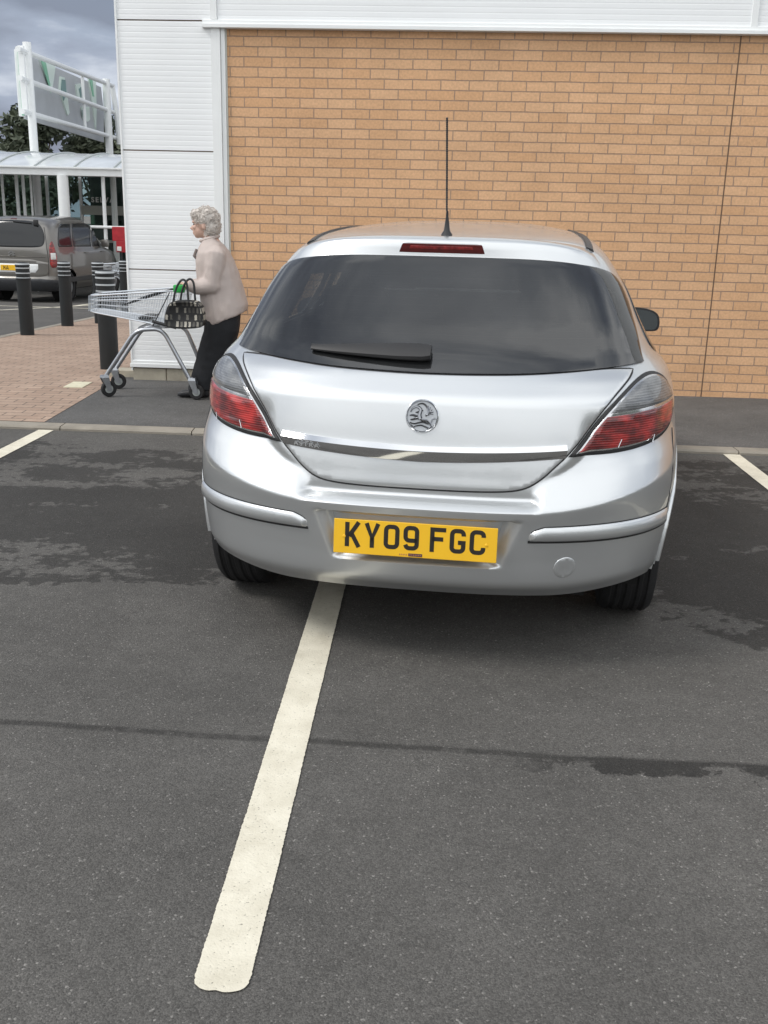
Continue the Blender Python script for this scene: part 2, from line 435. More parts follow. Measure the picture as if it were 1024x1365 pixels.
M['shopglass'] = glass_mat('shop_glass', (.62, .70, .68, 1), .85, 1.5)
M['plate'] = mat('yellow_plate', (.86, .50, .022), .32, coat=.25, var=.03, vscale=12)
M['ink'] = mat('plate_ink', (.02, .017, .014), .4)
M['white'] = mat('white', (.78, .78, .76), .45)

# ================================================================== SETTING
def sheet(name, x0, x1, ys, zf, mat_, kind='structure', nx=1):
    V = []; F = []
    for y in ys:
        for i in range(nx + 1):
            x = x0 + (x1 - x0) * i / nx
            V.append((x, y, zf(y)))
    k = nx + 1
    for j in range(len(ys) - 1):
        for i in range(nx):
            F.append((j * k + i, j * k + i + 1, (j + 1) * k + i + 1, (j + 1) * k + i))
    o = mesh_obj(name, V, F, mat_, smooth=False)
    return tag(o, kind=kind)

sheet('ground', -400, 400, [-400, -20, 0, 8.5, 26, 60, 400], lambda y: gz(y) - 0.03, M['ground'])
WT = math.tan(R(-3.4))
kf = lambda x: 6.565 + x * WT                    # front edge of the kerb
def kerb_mesh():
    mb = MB(); x = -4.87 - .06
    while x < 15:
        x1 = min(x + .905, 15.0)
        V = []
        for xx in (x + .004, x1 - .004):
            y = kf(xx)
            V += [(xx, y, -.02), (xx, y, .014), (xx, y + .012, .026), (xx, y + .125, .027), (xx, y + .125, -.02)]
        F = [(0, 5, 6, 1), (1, 6, 7, 2), (2, 7, 8, 3), (3, 8, 9, 4), (0, 1, 2, 3, 4), (9, 8, 7, 6, 5)]
        mb.add(V, F); x = x1
        # a pinched joint shows as a dark line
    return mb
tag(kerb_mesh().build('kerb', M['kerb'], smooth=False), kind='structure')
def pave_poly(name, pts, zoff, mat_):
    V = [(x, y, (gz(y) if z is None else z) + zoff) for x, y, z in pts]
    o = mesh_obj(name, V, [tuple(range(len(V)))], mat_, smooth=False)
    return tag(o, kind='structure')
# asphalt strip along the wall
pave_poly('pavement', [(-2.36, kf(-2.36) + .125, .028), (15, kf(15) + .125, .028), (15, 8.5, .028), (-2.36, 8.5, .028)], 0, M['pave_asphalt'])
pave_poly('pavement', [(-2.36, 8.5, .028), (15, 8.5, .028), (15, 9.3, .028 - .034 * .8), (-2.36, 9.3, .028 - .034 * .8)], 0, M['pave_asphalt'])
pv = MB()
pv.add([(-4.87, kf(-4.87) + .125, .030), (-2.363, kf(-2.36) + .125, .030), (-2.363, 8.5, .030), (-4.87, 8.5, .030)], [(0, 1, 2, 3)])
pv.add([(-4.87, 8.5, .030), (-2.363, 8.5, .030), (-2.363, 9.3, gz(9.3)), (-4.87, 9.3, gz(9.3))], [(0, 1, 2, 3)])
pv.add([(-4.87, 9.3, gz(9.3)), (-2.1, 9.3, gz(9.3)), (-2.1, 26, gz(26)), (-4.87, 26, gz(26))], [(0, 1, 2, 3)])
pv.add([(-4.87, 26, gz(26)), (-2.1, 26, gz(26)), (-2.1, 40, gz(26)), (-4.87, 40, gz(26))], [(0, 1, 2, 3)])
tag(pv.build('brick_paving', M['paver'], smooth=False), kind='structure')
rk = MB()                                          # kerb between paving and the side road
y = 4.0
while y < 34:
    y1 = y + .91
    a, b = y + .004, y1 - .004
    V = [(xx, yy, gz(yy) + dz) for yy in (a, b) for xx, dz in ((-5.0, -.06), (-5.0, -.004), (-4.985, .003), (-4.87, .004), (-4.87, -.06))]
    rk.add(V, [(0, 1, 6, 5), (1, 2, 7, 6), (2, 3, 8, 7), (3, 4, 9, 8), (4, 3, 2, 1, 0), (5, 6, 7, 8, 9)])
    y = y1
tag(rk.build('kerb', M['kerb'], smooth=False), kind='structure')

# painted lines with frayed edges
def line(name, p0, p1, wd, z=0.004, round0=True, seed=1, zf=None):
    p0, p1 = Vector(p0), Vector(p1); d = (p1 - p0); Ln = d.length; d.normalize(); s = Vector((d.y, -d.x))
    rnd = random.Random(seed); n = int(Ln / .005); Lp, Rp = [], []
    for i in range(n + 1):
        t = Ln * i / n
        hw = wd / 2
        if round0 and t < .035: hw *= .80 + .20 * math.sqrt(t / .035) + .02
        if round0 and t < .02: hw *= 1.02
        a = noise.noise(Vector((t * 9, seed * 3.1, 0))) * .0014 + rnd.uniform(-.0010, .0010)
        b = noise.noise(Vector((t * 9, seed * 7.7, 4))) * .0014 + rnd.uniform(-.0010, .0010)
        c = p0 + d * t
        Lp.append(c - s * (hw + a)); Rp.append(c + s * (hw + b))
    zf = zf or (lambda y: 0.0)
    V = [(p.x, p.y, z + zf(p.y)) for p in Lp] + [(p.x, p.y, z + zf(p.y)) for p in Rp]; k = n + 1
    F = [(i, k + i, k + i + 1, i + 1) for i in range(n)]
    # fat rounded blob where the paint machine stopped
    if round0:
        b0 = len(V); m_ = 14
        for i in range(m_ + 1):
            a = i / m_; e_ = -.011 * math.sin(math.pi * a) ** .6 * (1 - .35 * math.exp(-((a - .42) / .12) ** 2))
            pnt = Lp[0] * (1 - a) + Rp[0] * a + d * e_ * 1.3
            V.append((pnt.x, pnt.y, z + zf(pnt.y)))
        F.append(tuple([b0 + i for i in range(m_ + 1)] + [0 + k, 0][0:2]))
    return tag(mesh_obj(name, V, F, M['line'], smooth=False), kind='structure')
line('bay_line', (-.294, 1.600), (-.093, 6.56), .110, seed=1)
line('bay_line', (-2.60, 2.0), (-2.305, 6.69), .104, seed=2, round0=False)
line('bay_line', (2.10, 1.9), (2.262, 6.43), .108, seed=3, round0=False)
line('bay_line', (4.48, 1.7), (4.60, 6.28), .104, seed=4)
line('bay_line', (-4.98, 2.2), (-4.70, 6.83), .104, seed=5)
zr = lambda y: gz(y) - 0.03
line('road_line', (-8.4, 20.35), (-5.25, 20.0), .10, seed=6, round0=False, zf=zr)
line('road_line', (-7.2, 18.85), (-6.2, 21.2), .10, seed=7, round0=False, zf=zr)
line('road_line', (-6.45, 20.25), (-6.1, 26.0), .10, seed=8, round0=False, zf=zr)

# wooded rise beyond the car park, behind the viewer: seen only as the dark band mirrored in the cars
V = []; F = []; nseg = 140
for i in range(nseg + 1):
    a = R(88 + 184 * i / nseg); d_ = 62 + 6 * noise.noise(Vector((a * 2, 0, 0)))
    h_ = 8.0 + 3.0 * noise.noise(Vector((a * 4, 3, 0))) + 2.2 * noise.noise(Vector((a * 17, 5, 0))) + .8 * noise.noise(Vector((a * 60, 5, 0)))
    for k, (dd, hh) in enumerate(((0, -.2), (1.5, .35 * h_), (2.0, .75 * h_), (5.0, h_), (14, h_ * .9), (22, -.2))):
        rr = d_ + dd + .8 * noise.noise(Vector((a * 40, k, 1))); V.append((math.sin(a) * rr, math.cos(a) * rr, hh))
F = [(i * 6 + k, i * 6 + k + 1, (i + 1) * 6 + k + 1, (i + 1) * 6 + k) for i in range(nseg) for k in range(5)]
tag(mesh_obj('hills', V, F, mat('woodland', (.05, .065, .035), .9, var=.5, vscale=.5), smooth=False), kind='structure')

# pale inspection cover let into the paving
cv = MB(); cv.box(-2.68, -2.52, 8.26, 8.54, .025, .037, .002)
tag(cv.build('inspection_cover', mat('pale_cover', srgb(205, 200, 175), .7, var=.1, vscale=20), smooth=False), 'pale cream rectangular inspection cover let into the brick paving beside the trolley wheel', 'cover')

# ================================================================== RETAIL BUILDING
bl = empty('retail_building', (-2.243, 8.893, 0), R(-3.4))
tag(bl, 'buff brick store wall with white ribbed metal cladding above and on its corner', 'building')
LX = 17.0
TRZ0, TRZ1 = 2.868, 2.915
XB = .888                                          # brickwork starts here
jx0 = 4.955
# brick panels either side of the movement joint
mb = MB(); mb.box(XB, jx0 - .006, 0, .3, -.2, TRZ0 + .01); mb.box(jx0 + .006, LX, 0, .3, -.2, TRZ0 + .01)
mb.build('brick_wall', M['brick'], bl, smooth=False)
mb = MB(); mb.box(jx0 - .006, jx0 + .006, .004, .2, -.1, TRZ0); mb.build('movement_joint', M['joint'], bl, smooth=False)
def ribs(x0, x1, z0, z1, y, pitch=.041, depth=.0007, ret=None):
    """micro ribbed cladding panel facing -y, with real ribs"""
    mbx = MB(); V = []; z = z0; prof = []
    while z < z1:
        for a, dd in ((0, 0), (.66, 0), (.76, 1), (.90, 1)):
            zz = z + a * pitch
            if zz <= z1: prof.append((zz, y - (0 if dd else depth)))
        z += pitch
    prof.append((z1, y - depth))
    n = len(prof)
    V = [(x0, p[1], p[0]) for p in prof] + [(x1, p[1], p[0]) for p in prof]
    mbx.add(V, [(i, n + i, n + i + 1, i + 1) for i in range(n - 1)])
    mbx.box(x0, x1, y + .002, y + .06, z0, z1)
    return mbx
yc = -.030                                         # cladding stands proud of the brick
seams = [.157, .968, 1.933, 2.922, 3.90, 4.9, 5.9]
for i in range(len(seams) - 1):
    p = ribs(.0, .765, seams[i] + .005, seams[i + 1] - .005, yc)
    p.build('cladding_panel', M['clad'], bl, smooth=False)
mb = MB(); mb.box(.004, .76, yc + .01, .3, -.3, 6.6); mb.build('backing_board', M['joint'], bl, smooth=False)
# corner, foot and verge flashings
mb = MB()
mb.box(-.014, .002, yc - .012, .32, .10, 6.6, .002)
mb.box(-.02, .80, yc - .022, yc + .03, .128, .162, .003)
mb.box(-.01, .80, yc - .012, yc + .03, .162, .185, .002)
mb.build('corner_flashing', M['trim'], bl, smooth=False)
mb = MB(); mb.box(.765, .84, yc - .012, .02, .10, TRZ0, .002); mb.build('edge_flashing', M['trim'], bl, smooth=False)
mb = MB(); mb.box(.842, .876, yc + .004, .02, .10, TRZ0, .002); mb.build('edge_flashing', M['trim'], bl, smooth=False)
mb = MB(); mb.box(.877, .888, yc + .018, .02, .03, TRZ0, .001); mb.build('sealant_strip', mat('sealant', (.55, .56, .52), .7), bl, smooth=False)
mb = MB(); mb.box(.70, LX, yc - .040, .02, TRZ0, TRZ0 + .030, .003); mb.box(.70, LX, yc - .018, .02, TRZ0 + .030, TRZ1 + .012, .002)
mb.build('fascia_trim', M['trim'], bl, smooth=False)
xs = [.80, 5.04, 9.3, 13.5, LX]
for i in range(4):
    p = ribs(xs[i] + .02, xs[i + 1] - .02, TRZ1 + .012, 4.6, yc); p.build('cladding_panel', M['clad'], bl, smooth=False)
    p = ribs(xs[i] + .02, xs[i + 1] - .02, 4.61, 6.55, yc); p.build('cladding_panel', M['clad'], bl, smooth=False)
for xx in xs:
    mb = MB(); mb.box(xx - .032, xx + .018, yc - .014, .02, TRZ1 + .013, 6.6, .002); mb.build('joint_cover', M['trim'], bl, smooth=False)
mb = MB(); mb.box(.70, LX, .0, .3, TRZ0 + .012, 6.58); mb.build('backing_wall', M['clad'], bl, smooth=False)
mb = MB(); mb.box(.0, LX, .301, 26, -.7, 6.4); mb.build('side_wall', M['clad'], bl, smooth=False)
mb = MB(); mb.box(-.05, LX, -.06, 26.1, 6.6, 6.75, .01); mb.build('roof', M['trim'], bl, smooth=False)
x = -.30
while x < .88:
    x1 = min(x + .30, .885)
    if x < -.05: mb = MB(); mb.box(x, x1 - .006, .12, .30, -.3, .070, .006)
    else: mb = MB(); mb.box(x, x1 - .006, yc - .006, .25, -.3, .118, .006)
    mb.build('plinth_stone', M['stone'], bl, smooth=False); x = x1

# ================================================================== CANOPY AND SHOPFRONT (far left)
G26 = gz(26)
cn = empty('entrance_canopy', (-8.0, 25, G26))
tag(cn, 'long white steel walkway canopy with curved glazed roof behind the parked people carrier', 'canopy')
def loc(mb_, e): 
    o = e.location; mb_.v = [(v[0] - o.x, v[1] - o.y, v[2] - o.z) for v in mb_.v]; return mb_
mb = MB(); mb.box(-15, -4.2, 24.95, 25.10, 2.245, 2.43, .01); mb.box(-15, -4.2, 24.90, 24.955, 2.40, 2.44, .005)
loc(mb, cn).build('fascia_beam', M['post'], cn, smooth=False)
ribx = [-15 + .94 * i - .02 for i in range(12)]
def barrel(t):                                     # front eave to crest to rear eave
    a = math.pi * t
    return (25.0 + 6.4 * t, 2.44 + .46 * (1 - (1 - 2 * t) ** 2))
mb = MB(); V = []; n = 14
for i in range(n + 1):
    yy, zz = barrel(i / n); V += [(-15, yy, zz), (-4.2, yy, zz)]
mb.add(V, [(2 * i, 2 * i + 1, 2 * i + 3, 2 * i + 2) for i in range(n)])
V = [(v[0], v[1], v[2] - .012) for v in V]; mb.add(V, [(2 * i, 2 * i + 2, 2 * i + 3, 2 * i + 1) for i in range(n)])
roofm = mat('polycarbonate_roof', (.62, .65, .66), .18, coat=.6, var=.12, vscale=2.5)
loc(mb, cn).build('glazed_roof', roofm, cn)
for rx in ribx:
    mb = MB(); pts = []
    for i in range(n + 1):
        yy, zz = barrel(i / n); pts.append((rx, yy, zz + .012))
    mb.tube(pts, .022, 6)
    loc(mb, cn).build('roof_rib', M['greyposts'], cn)
for cx, w_, yy in ((-7.80, .13, 25.02), (-15.3, .13, 25.02), (-10.9, .13, 25.02)):
    mb = MB(); mb.tube([(cx, yy, G26), (cx, yy, 2.25)], w_, 20); loc(mb, cn).build('column', M['post'], cn)
for cx, r_ in ((-9.235, .035), (-8.896, .042), (-8.74, .04), (-8.56, .028), (-6.84, .045), (-6.60, .075), (-5.6, .05), (-9.9, .04)):
    mb = MB(); yy = 26.4 if r_ != .045 else 25.2; k = yy / 25.0; mb.tube([(cx * k, yy, G26), (cx * k, yy, 2.40)], r_, 10); loc(mb, cn).build('post', M['post'] if r_ < .06 else M['greyposts'], cn)
mb = MB(); mb.tube([(-7.25, 25.15, 1.09), (-4.3, 25.15, 1.08)], .035, 10); mb.tube([(-7.25, 25.15, 1.09), (-7.25, 25.15, G26)], .03, 8); loc(mb, cn).build('hand_rail', M['post'], cn)

sh = empty('glazed_shopfront', (-8, 31.5, G26))
tag(sh, 'grey glazed shop entrance under the white canopy', 'shopfront')
Y = 31.5
mb = MB(); mb.box(-9.2, -4.0, Y + .6, Y + .8, G26, 2.9); loc(mb, sh).build('back_wall', mat('dim_interior', (.34, .35, .33), .8, var=.3, vscale=1.2), sh, smooth=False)
mb = MB(); mb.box(-16, -4.0, Y - .1, Y + .9, 2.55, 2.9, .01); loc(mb, sh).build('head_beam', M['greyposts'], sh, smooth=False)
mb = MB(); mb.box(-9.3, -4.0, Y - .06, Y + .05, 1.35, 1.62, .01); mb.box(-9.3, -4.0, Y - .03, Y + .03, .55, .62); loc(mb, sh).build('transom', mat('beige_transom', (.40, .41, .37), .6), sh, smooth=False)
mb = MB()
for xx in (-13.9, -13.0, -12.1, -11.2, -10.3, -9.3, -8.6, -7.9, -7.1, -6.4, -5.7): mb.box(xx - .04, xx + .04, Y - .05, Y + .05, G26, 2.55)
loc(mb, sh).build('mullions', M['post'], sh, smooth=False)
mb = MB(); mb.box(-14.5, -4.0, Y - .012, Y, G26, 2.55); loc(mb, sh).build('glass', M['shopglass'], sh, smooth=False)
mb = MB(); mb.box(-7.6, -6.9, Y + .1, Y + .3, G26, 2.3); mb.box(-8.55, -8.2, Y + .1, Y + .35, G26, 1.2); loc(mb, sh).build('interior_shelving', mat('shelving', (.17, .19, .18), .8, var=.4, vscale=3), sh, smooth=False)
mb = MB(); mb.box(-6.3, -5.5, Y + .1, Y + .2, .2, .9); loc(mb, sh).build('display_board', M['greyposts'], sh, smooth=False)

def text_mesh(s, size, depth, bold=0.0, width=1.0, font=None):
    c = bpy.data.curves.new('t', 'FONT'); c.body = s; c.size = size; c.extrude = depth; c.offset = bold; c.space_character = width; c.resolution_u = 3
    o = bpy.data.objects.new('t', c); C.objects.link(o)
    bpy.context.view_layer.update()
    me = bpy.data.meshes.new_from_object(o.evaluated_get(bpy.context.evaluated_depsgraph_get()))
    V = [v.co.copy() for v in me.vertices]; F = [tuple(p.vertices) for p in me.polygons]
    bpy.data.objects.remove(o); bpy.data.curves.remove(c); bpy.data.meshes.remove(me)
    return V, F
V, F = text_mesh('SELVA', .20, .01, 0.004, 1.35)
mb = MB(); mb.add([(-9.05 + v.x - sh.location.x + .07, Y - .075 - v.z - sh.location.y, 1.72 + v.y - sh.location.z) for v in V], F)
mb.build('shop_lettering', M['white'], sh, smooth=False)

nb = empty('notice_board', (-7.72, 26.9, G26))
tag(nb, 'small white and dark green notice board on a post under the canopy', 'sign')
mb = MB(); mb.box(-7.90 + 7.72, -7.73 + 7.72, -.02, .02, 1.14 - G26, 1.32 - G26, .004); mb.build('white_panel', M['white'], nb, smooth=False)
mb = MB(); mb.box(-7.725 + 7.72, -7.63 + 7.72, -.02, .02, 1.12 - G26, 1.36 - G26, .004); mb.build('green_panel', mat('dark_green', (.02, .09, .05), .5), nb, smooth=False)
mb = MB(); mb.tube([(-.01, .03, 0), (-.01, .03, 1.3 - G26)], .02, 8); mb.build('post', M['black'], nb)

rb = empty('red_display_board', (-6.13, 24.0, gz(24)))
tag(rb, 'red display board with a white patch beside the white corner pillar', 'display')
zb = gz(24)
mb = MB(); mb.box(-.28, .22, -.03, .03, .80 - zb, 1.12 - zb, .01); mb.box(-.20, .10, -.03, .03, .55 - zb, .80 - zb, .01); mb.build('panel', mat('display_red', (.42, .02, .03), .5, var=.2), rb, smooth=False)
mb = MB(); mb.box(-.18, -.08, -.045, -.032, .58 - zb, .68 - zb, .004); mb.build('label', M['white'], rb, smooth=False)
mb = MB(); mb.tube([(-.1, 0, 0), (-.1, 0, .6 - zb)], .025, 8); mb.box(-.3, .1, -.2, .2, 0, .03); mb.build('stand', M['black'], rb)

# ------------------------------------------------------------------ rooftop style sign on tall posts, seen from behind
sg = empty('store_sign', (-10.15, 30, G26))
tag(sg, 'tall white framed store sign with green edged letters seen from behind above the canopy', 'sign')
def S2(yy, zz, dx=0): return (-10.10 + dx - (-10.15), yy - 30, zz - G26)
for yy, zt, r0, r1 in ((30, 5.86, .115, .115), (38, 5.92, .13, .13)):
    mb = MB(); mb.tube([S2(yy, G26), S2(yy, zt)], r0, 16); mb.build('post', M['post'], sg)
for z0, z1 in ((5.62, 5.78), (4.90, 4.88), (4.06, 4.02)):
    mb = MB(); mb.tube([S2(29.3, z0 - .03, -.02), S2(39.0, z1 + .03, -.02)], .075, 10); mb.build('rail', M['post'], sg)
mb = MB(); mb.tube([S2(35.3, 5.72, -.05), S2(35.3, 4.08, -.05)], .055, 10); mb.build('upright', M['post'], sg)
XP = -.38
panel = mat('grey_sign_mesh', (.44, .46, .48), .6, var=.06, vscale=2)
def yzprism(name, poly, x0, x1, mt):
    mbx = MB(); n_ = len(poly)
    V_ = [(x0, p[0] - 30, p[1] - G26) for p in poly] + [(x1, p[0] - 30, p[1] - G26) for p in poly]
    F_ = [tuple(range(n_))[::-1], tuple(range(n_, 2 * n_))] + [(i, (i + 1) % n_, n_ + (i + 1) % n_, n_ + i) for i in range(n_)]
    mbx.add(V_, F_); return mbx.build(name, mt, sg, smooth=False)
yzprism('sign_panel', [(30.75, 3.95), (38.9, 3.88), (39.1, 4.9), (38.9, 5.75), (30.75, 5.70)], XP - .06, XP, panel)
wg = mat('letter_white', (.66, .76, .70), .45); gn = mat('letter_green', (.22, .50, .34), .45); tl = mat('letter_teal', (.17, .28, .27), .5)
yzprism('sign_letter', [(32.2, 5.72), (33.7, 5.82), (33.3, 5.2), (33.1, 4.9), (32.9, 5.2)], XP, XP + .05, wg)
yzprism('sign_letter', [(32.25, 5.70), (32.65, 5.72), (33.0, 5.0), (32.9, 5.0)], XP + .052, XP + .07, gn)
yzprism('sign_letter', [(33.9, 5.1), (34.1, 5.5), (34.5, 5.52), (34.65, 5.1), (34.8, 4.5), (34.6, 4.4), (34.3, 4.7)], XP, XP + .05, wg)
yzprism('sign_letter', [(34.0, 5.1), (34.15, 5.42), (34.5, 5.45), (34.55, 5.05), (34.2, 4.8)], XP + .052, XP + .07, tl)
yzprism('sign_letter', [(35.7, 5.45), (36.2, 5.55), (36.5, 5.3), (36.4, 5.05), (36.0, 4.95), (35.8, 5.1)], XP, XP + .05, wg)
yzprism('sign_letter', [(35.95, 5.35), (36.2, 5.45), (36.4, 5.25), (36.1, 5.1)], XP + .052, XP + .07, tl)
yzprism('sign_letter', [(36.2, 4.82), (37.1, 4.92), (37.1, 4.5), (36.8, 4.40), (36.3, 4.45)], XP, XP + .05, wg)
yzprism('sign_letter', [(36.15, 4.72), (36.45, 4.74), (36.4, 4.5), (36.2, 4.5)], XP + .052, XP + .07, tl)
yzprism('sign_letter', [(37.2, 5.86), (38.1, 5.92), (38.0, 4.9), (37.8, 4.25), (37.6, 4.9)], XP, XP + .05, wg)
yzprism('sign_letter', [(37.25, 5.82), (37.6, 5.84), (37.7, 5.3), (37.55, 5.3)], XP + .052, XP + .07, gn)
# curved end boards
for yy, dxx, sgn in ((30.35, -.34, -1), (29.65, .0, 1)):
    mb = MB(); mb.box(dxx - .085, dxx + .085, yy - 30 - .05, yy - 30 + .05, 3.98 - G26, 5.72 - G26, .02); mb.build('end_board', M['post'], sg, smooth=False)
mb = MB(); mb.box(-.30, -.25, .22, .29, 4.0 - G26, 5.65 - G26); mb.build('green_edge', gn, sg, smooth=False)
pts = [(.25 - .15 * (i / 8), 39.3 - 30 + .12 * math.sin(i / 8 * math.pi), 5.80 - 1.95 * i / 8 - G26) for i in range(9)]
mb = MB(); mb.tube([(.02 + .16 * math.sin(i / 8 * math.pi * .5), 8.9, 5.80 - 1.98 * i / 8 - G26) for i in range(9)], .095, 8); mb.build('end_board', M['post'], sg)

# ------------------------------------------------------------------ trees
leafm = bpy.data.materials.new('tree_foliage'); leafm.use_nodes = True
t = leafm.node_tree; b_ = t.nodes['Principled BSDF']
g_ = t.nodes.new('ShaderNodeTexCoord'); n_ = t.nodes.new('ShaderNodeTexNoise'); n_.inputs['Scale'].default_value = 1.1; n_.inputs['Detail'].default_value = 3
t.links.new(g_.outputs['Object'], n_.inputs['Vector'])
c_ = t.nodes.new('ShaderNodeValToRGB'); c_.color_ramp.elements[0].position = .3; c_.color_ramp.elements[0].color = (.030, .042, .028, 1); c_.color_ramp.elements[1].position = .7; c_.color_ramp.elements[1].color = (.085, .10, .060, 1)
t.links.new(n_.outputs['Fac'], c_.inputs[0]); t.links.new(c_.outputs[0], b_.inputs['Base Color']); b_.inputs['Roughness'].default_value = .7
barkm = mat('bark', (.09, .07, .055), .9, var=.2)
def tree(name, x, y, z, h, wd, seed, label, nl=4200, leaf=.17, group='trees beyond the canopy'):
    rnd = random.Random(seed)
    e = empty(name, (x, y, z)); tag(e, label, 'tree', group)
    tb = MB(); th = h * .42
    tb.tube([(0, 0, -.3), (.05 * h * .1, 0, th * .5), (0, 0, th), (.1, .05, h * .75)], [h * .035, h * .028, h * .022, h * .006], 10)
    blobs = []
    for i in range(15):
        a = rnd.uniform(0, 6.28); rr = wd * .5 * rnd.uniform(.15, .72); zz = h * rnd.uniform(.38, .88)
        k_ = 1 - .55 * max(0, (zz / h - .55) / .45)
        c = Vector((math.cos(a) * rr * k_, math.sin(a) * rr * k_, zz)); rad = wd * rnd.uniform(.13, .24)
        blobs.append((c, rad)); tb.tube([(0, 0, th * rnd.uniform(.6, 1)), c * .55 + Vector((0, 0, th * .3)), c], [h * .013, h * .008, h * .003], 6)
    tb.build('trunk', barkm, e)
    V = []; F = []
    tot = sum(r ** 2 for _, r in blobs)
    for c, rad in blobs:
        for k in range(int(nl * rad ** 2 / tot)):
            d = Vector((rnd.gauss(0, 1), rnd.gauss(0, 1), rnd.gauss(0, .8))).normalized()
            p = c + d * rad * (rnd.uniform(.45, 1.0) + .28 * noise.noise(d * 2.2 + c))
            u = Vector((rnd.gauss(0, 1), rnd.gauss(0, 1), rnd.gauss(0, 1))).normalized(); v = u.orthogonal().normalized()
            s = leaf * rnd.uniform(.6, 1.5); i0 = len(V)
            V += [p - u * s, p + v * s * .5, p + u * s, p - v * s * .5]; F.append((i0, i0 + 1, i0 + 2, i0 + 3))
    mesh_obj('crown', V, F, leafm, e, smooth=False)
    return e
tree('broadleaf_tree', -18.6, 55, G26, 7.4, 5.2, 11, 'dark broadleaf tree behind the left post of the store sign', 5200)
tree('broadleaf_tree', -16.0, 57, G26, 6.9, 5.6, 12, 'lower dark green tree beneath the middle of the store sign', 4600)
tree('broadleaf_tree', -13.4, 56, G26, 6.6, 5.0, 13, 'rounded olive green tree between the sign and the white corner', 4000)
tree('broadleaf_tree', -13.4, 38, G26, 3.6, 3.4, 14, 'low green tree seen through the glass left of the canopy column', 2600, .12)
tree('broadleaf_tree', -16.9, 40, G26, 3.6, 3.2, 15, 'low bushy tree seen through the glass at the far left edge', 2400, .12)

# ================================================================== SILVER HATCHBACK
def pchip(pts):
    xs=[p[0] for p in pts]; ys=[p[1] for p in pts]; n=len(xs)
    h=[xs[i+1]-xs[i] for i in range(n-1)]; d=[(ys[i+1]-ys[i])/h[i] for i in range(n-1)]
    m=[0.0]*n; m[0]=d[0]; m[-1]=d[-1]
    for i in range(1,n-1):
        if d[i-1]*d[i]>0:
            w1=2*h[i]+h[i-1]; w2=h[i]+2*h[i-1]; m[i]=(w1+w2)/(w1/d[i-1]+w2/d[i])
    def f(x):
        if x<=xs[0]: return ys[0]+0*(x-xs[0])
        if x>=xs[-1]: return ys[-1]
        lo,hi=0,n-1
        while hi-lo>1:
            k=(lo+hi)//2
            if xs[k]<=x: lo=k
            else: hi=k
        t=(x-xs[lo])/h[lo]; a=h[lo]
        return (1+2*t)*(1-t)**2*ys[lo]+t*(1-t)**2*a*m[lo]+t*t*(3-2*t)*ys[lo+1]+t*t*(t-1)*a*m[lo+1]
    return f
def sstep(a,b,x):
    t=min(1,max(0,(x-a)/(b-a))); return t*t*(3-2*t)
class Shell:
    """level-set loft: at each height a closed plan outline (car frame: X right, Y forward from the rear, Z up)"""
    def __init__(s,W,Y0,Yc,Yf,Y1,N,Yside=None,blend=None,NF=None):
        s.W=pchip(W); s.Y0=pchip(Y0); s.Yc=pchip(Yc); s.Yf=pchip(Yf); s.Y1=pchip(Y1); s.N=pchip(N)
        s.Ys=pchip(Yside) if Yside else None; s.blend=blend
        w=s.W(.8); d=s.Yc(.8)-s.Y0(.8); n=s.N(.8); T=[(0,0)]; px,py=0,0
        for i in range(1,3001):
            f=math.pi/2*i/3000; x=w*math.sin(f)**(2/n); y=d*(1-abs(math.cos(f))**(2/n)); T.append((T[-1][0]+math.hypot(x-px,y-py),f)); px,py=x,y
        s.T=T; s.Q=T[-1][0]
    def phi(s,q):
        T=s.T; lo,hi=0,len(T)-1
        while hi-lo>1:
            k=(lo+hi)//2
            if T[k][0]<=q: lo=k
            else: hi=k
        t=(q-T[lo][0])/(T[hi][0]-T[lo][0]); 
        if lo==0: # x ~ phi^(2/n)
            n=s.N(.8); return T[1][1]*max(0,t)**(n/2)
        return T[lo][1]+t*(T[hi][1]-T[lo][1])
    def P(s,q,z):
        sg=-1 if q<0 else 1; q=abs(q)
        W=s.W(z); n=s.N(z); Yc=s.Yc(z)
        if q<s.Q:
            f=s.phi(q); x=W*math.sin(f)**(2/n)
            Y0=s.Y0(z)
            if s.Ys: 
                b=s.blend(x,z); Y0=Y0*(1-b)+s.Ys(z-.09*(max(0,x-.3)/.5)**2*(1-sstep(.68,.82,z)) if z>.5 else z)*b
            y=Yc-(Yc-Y0)*max(0,math.cos(f))**(2/n)
        else: x=W; y=Yc+(q-s.Q)
        return (sg*x,y,z)
    def F(s,t,z): # front part t 0..1 from side to nose
        W=s.W(z); n=2.6; Yf=s.Yf(z); Y1=s.Y1(z); f=math.pi/2*(1-t)
        x=W*math.sin(f)**(2/n); return (x,Yf+(Y1-Yf)*max(0,math.cos(f))**(2/n),z)
    def PN(s,q,z,off=0):
        e=.006; a=s.P(q-e,z); b=s.P(q+e,z); c=s.P(q,z-e); d=s.P(q,z+e); p=s.P(q,z)
        u=[b[i]-a[i] for i in range(3)]; v=[d[i]-c[i] for i in range(3)]
        nn=[u[1]*v[2]-u[2]*v[1],u[2]*v[0]-u[0]*v[2],u[0]*v[1]-u[1]*v[0]]; L=math.sqrt(sum(k*k for k in nn)) or 1
        nn=[k/L for k in nn]
        return [p[i]+nn[i]*off for i in range(3)],nn
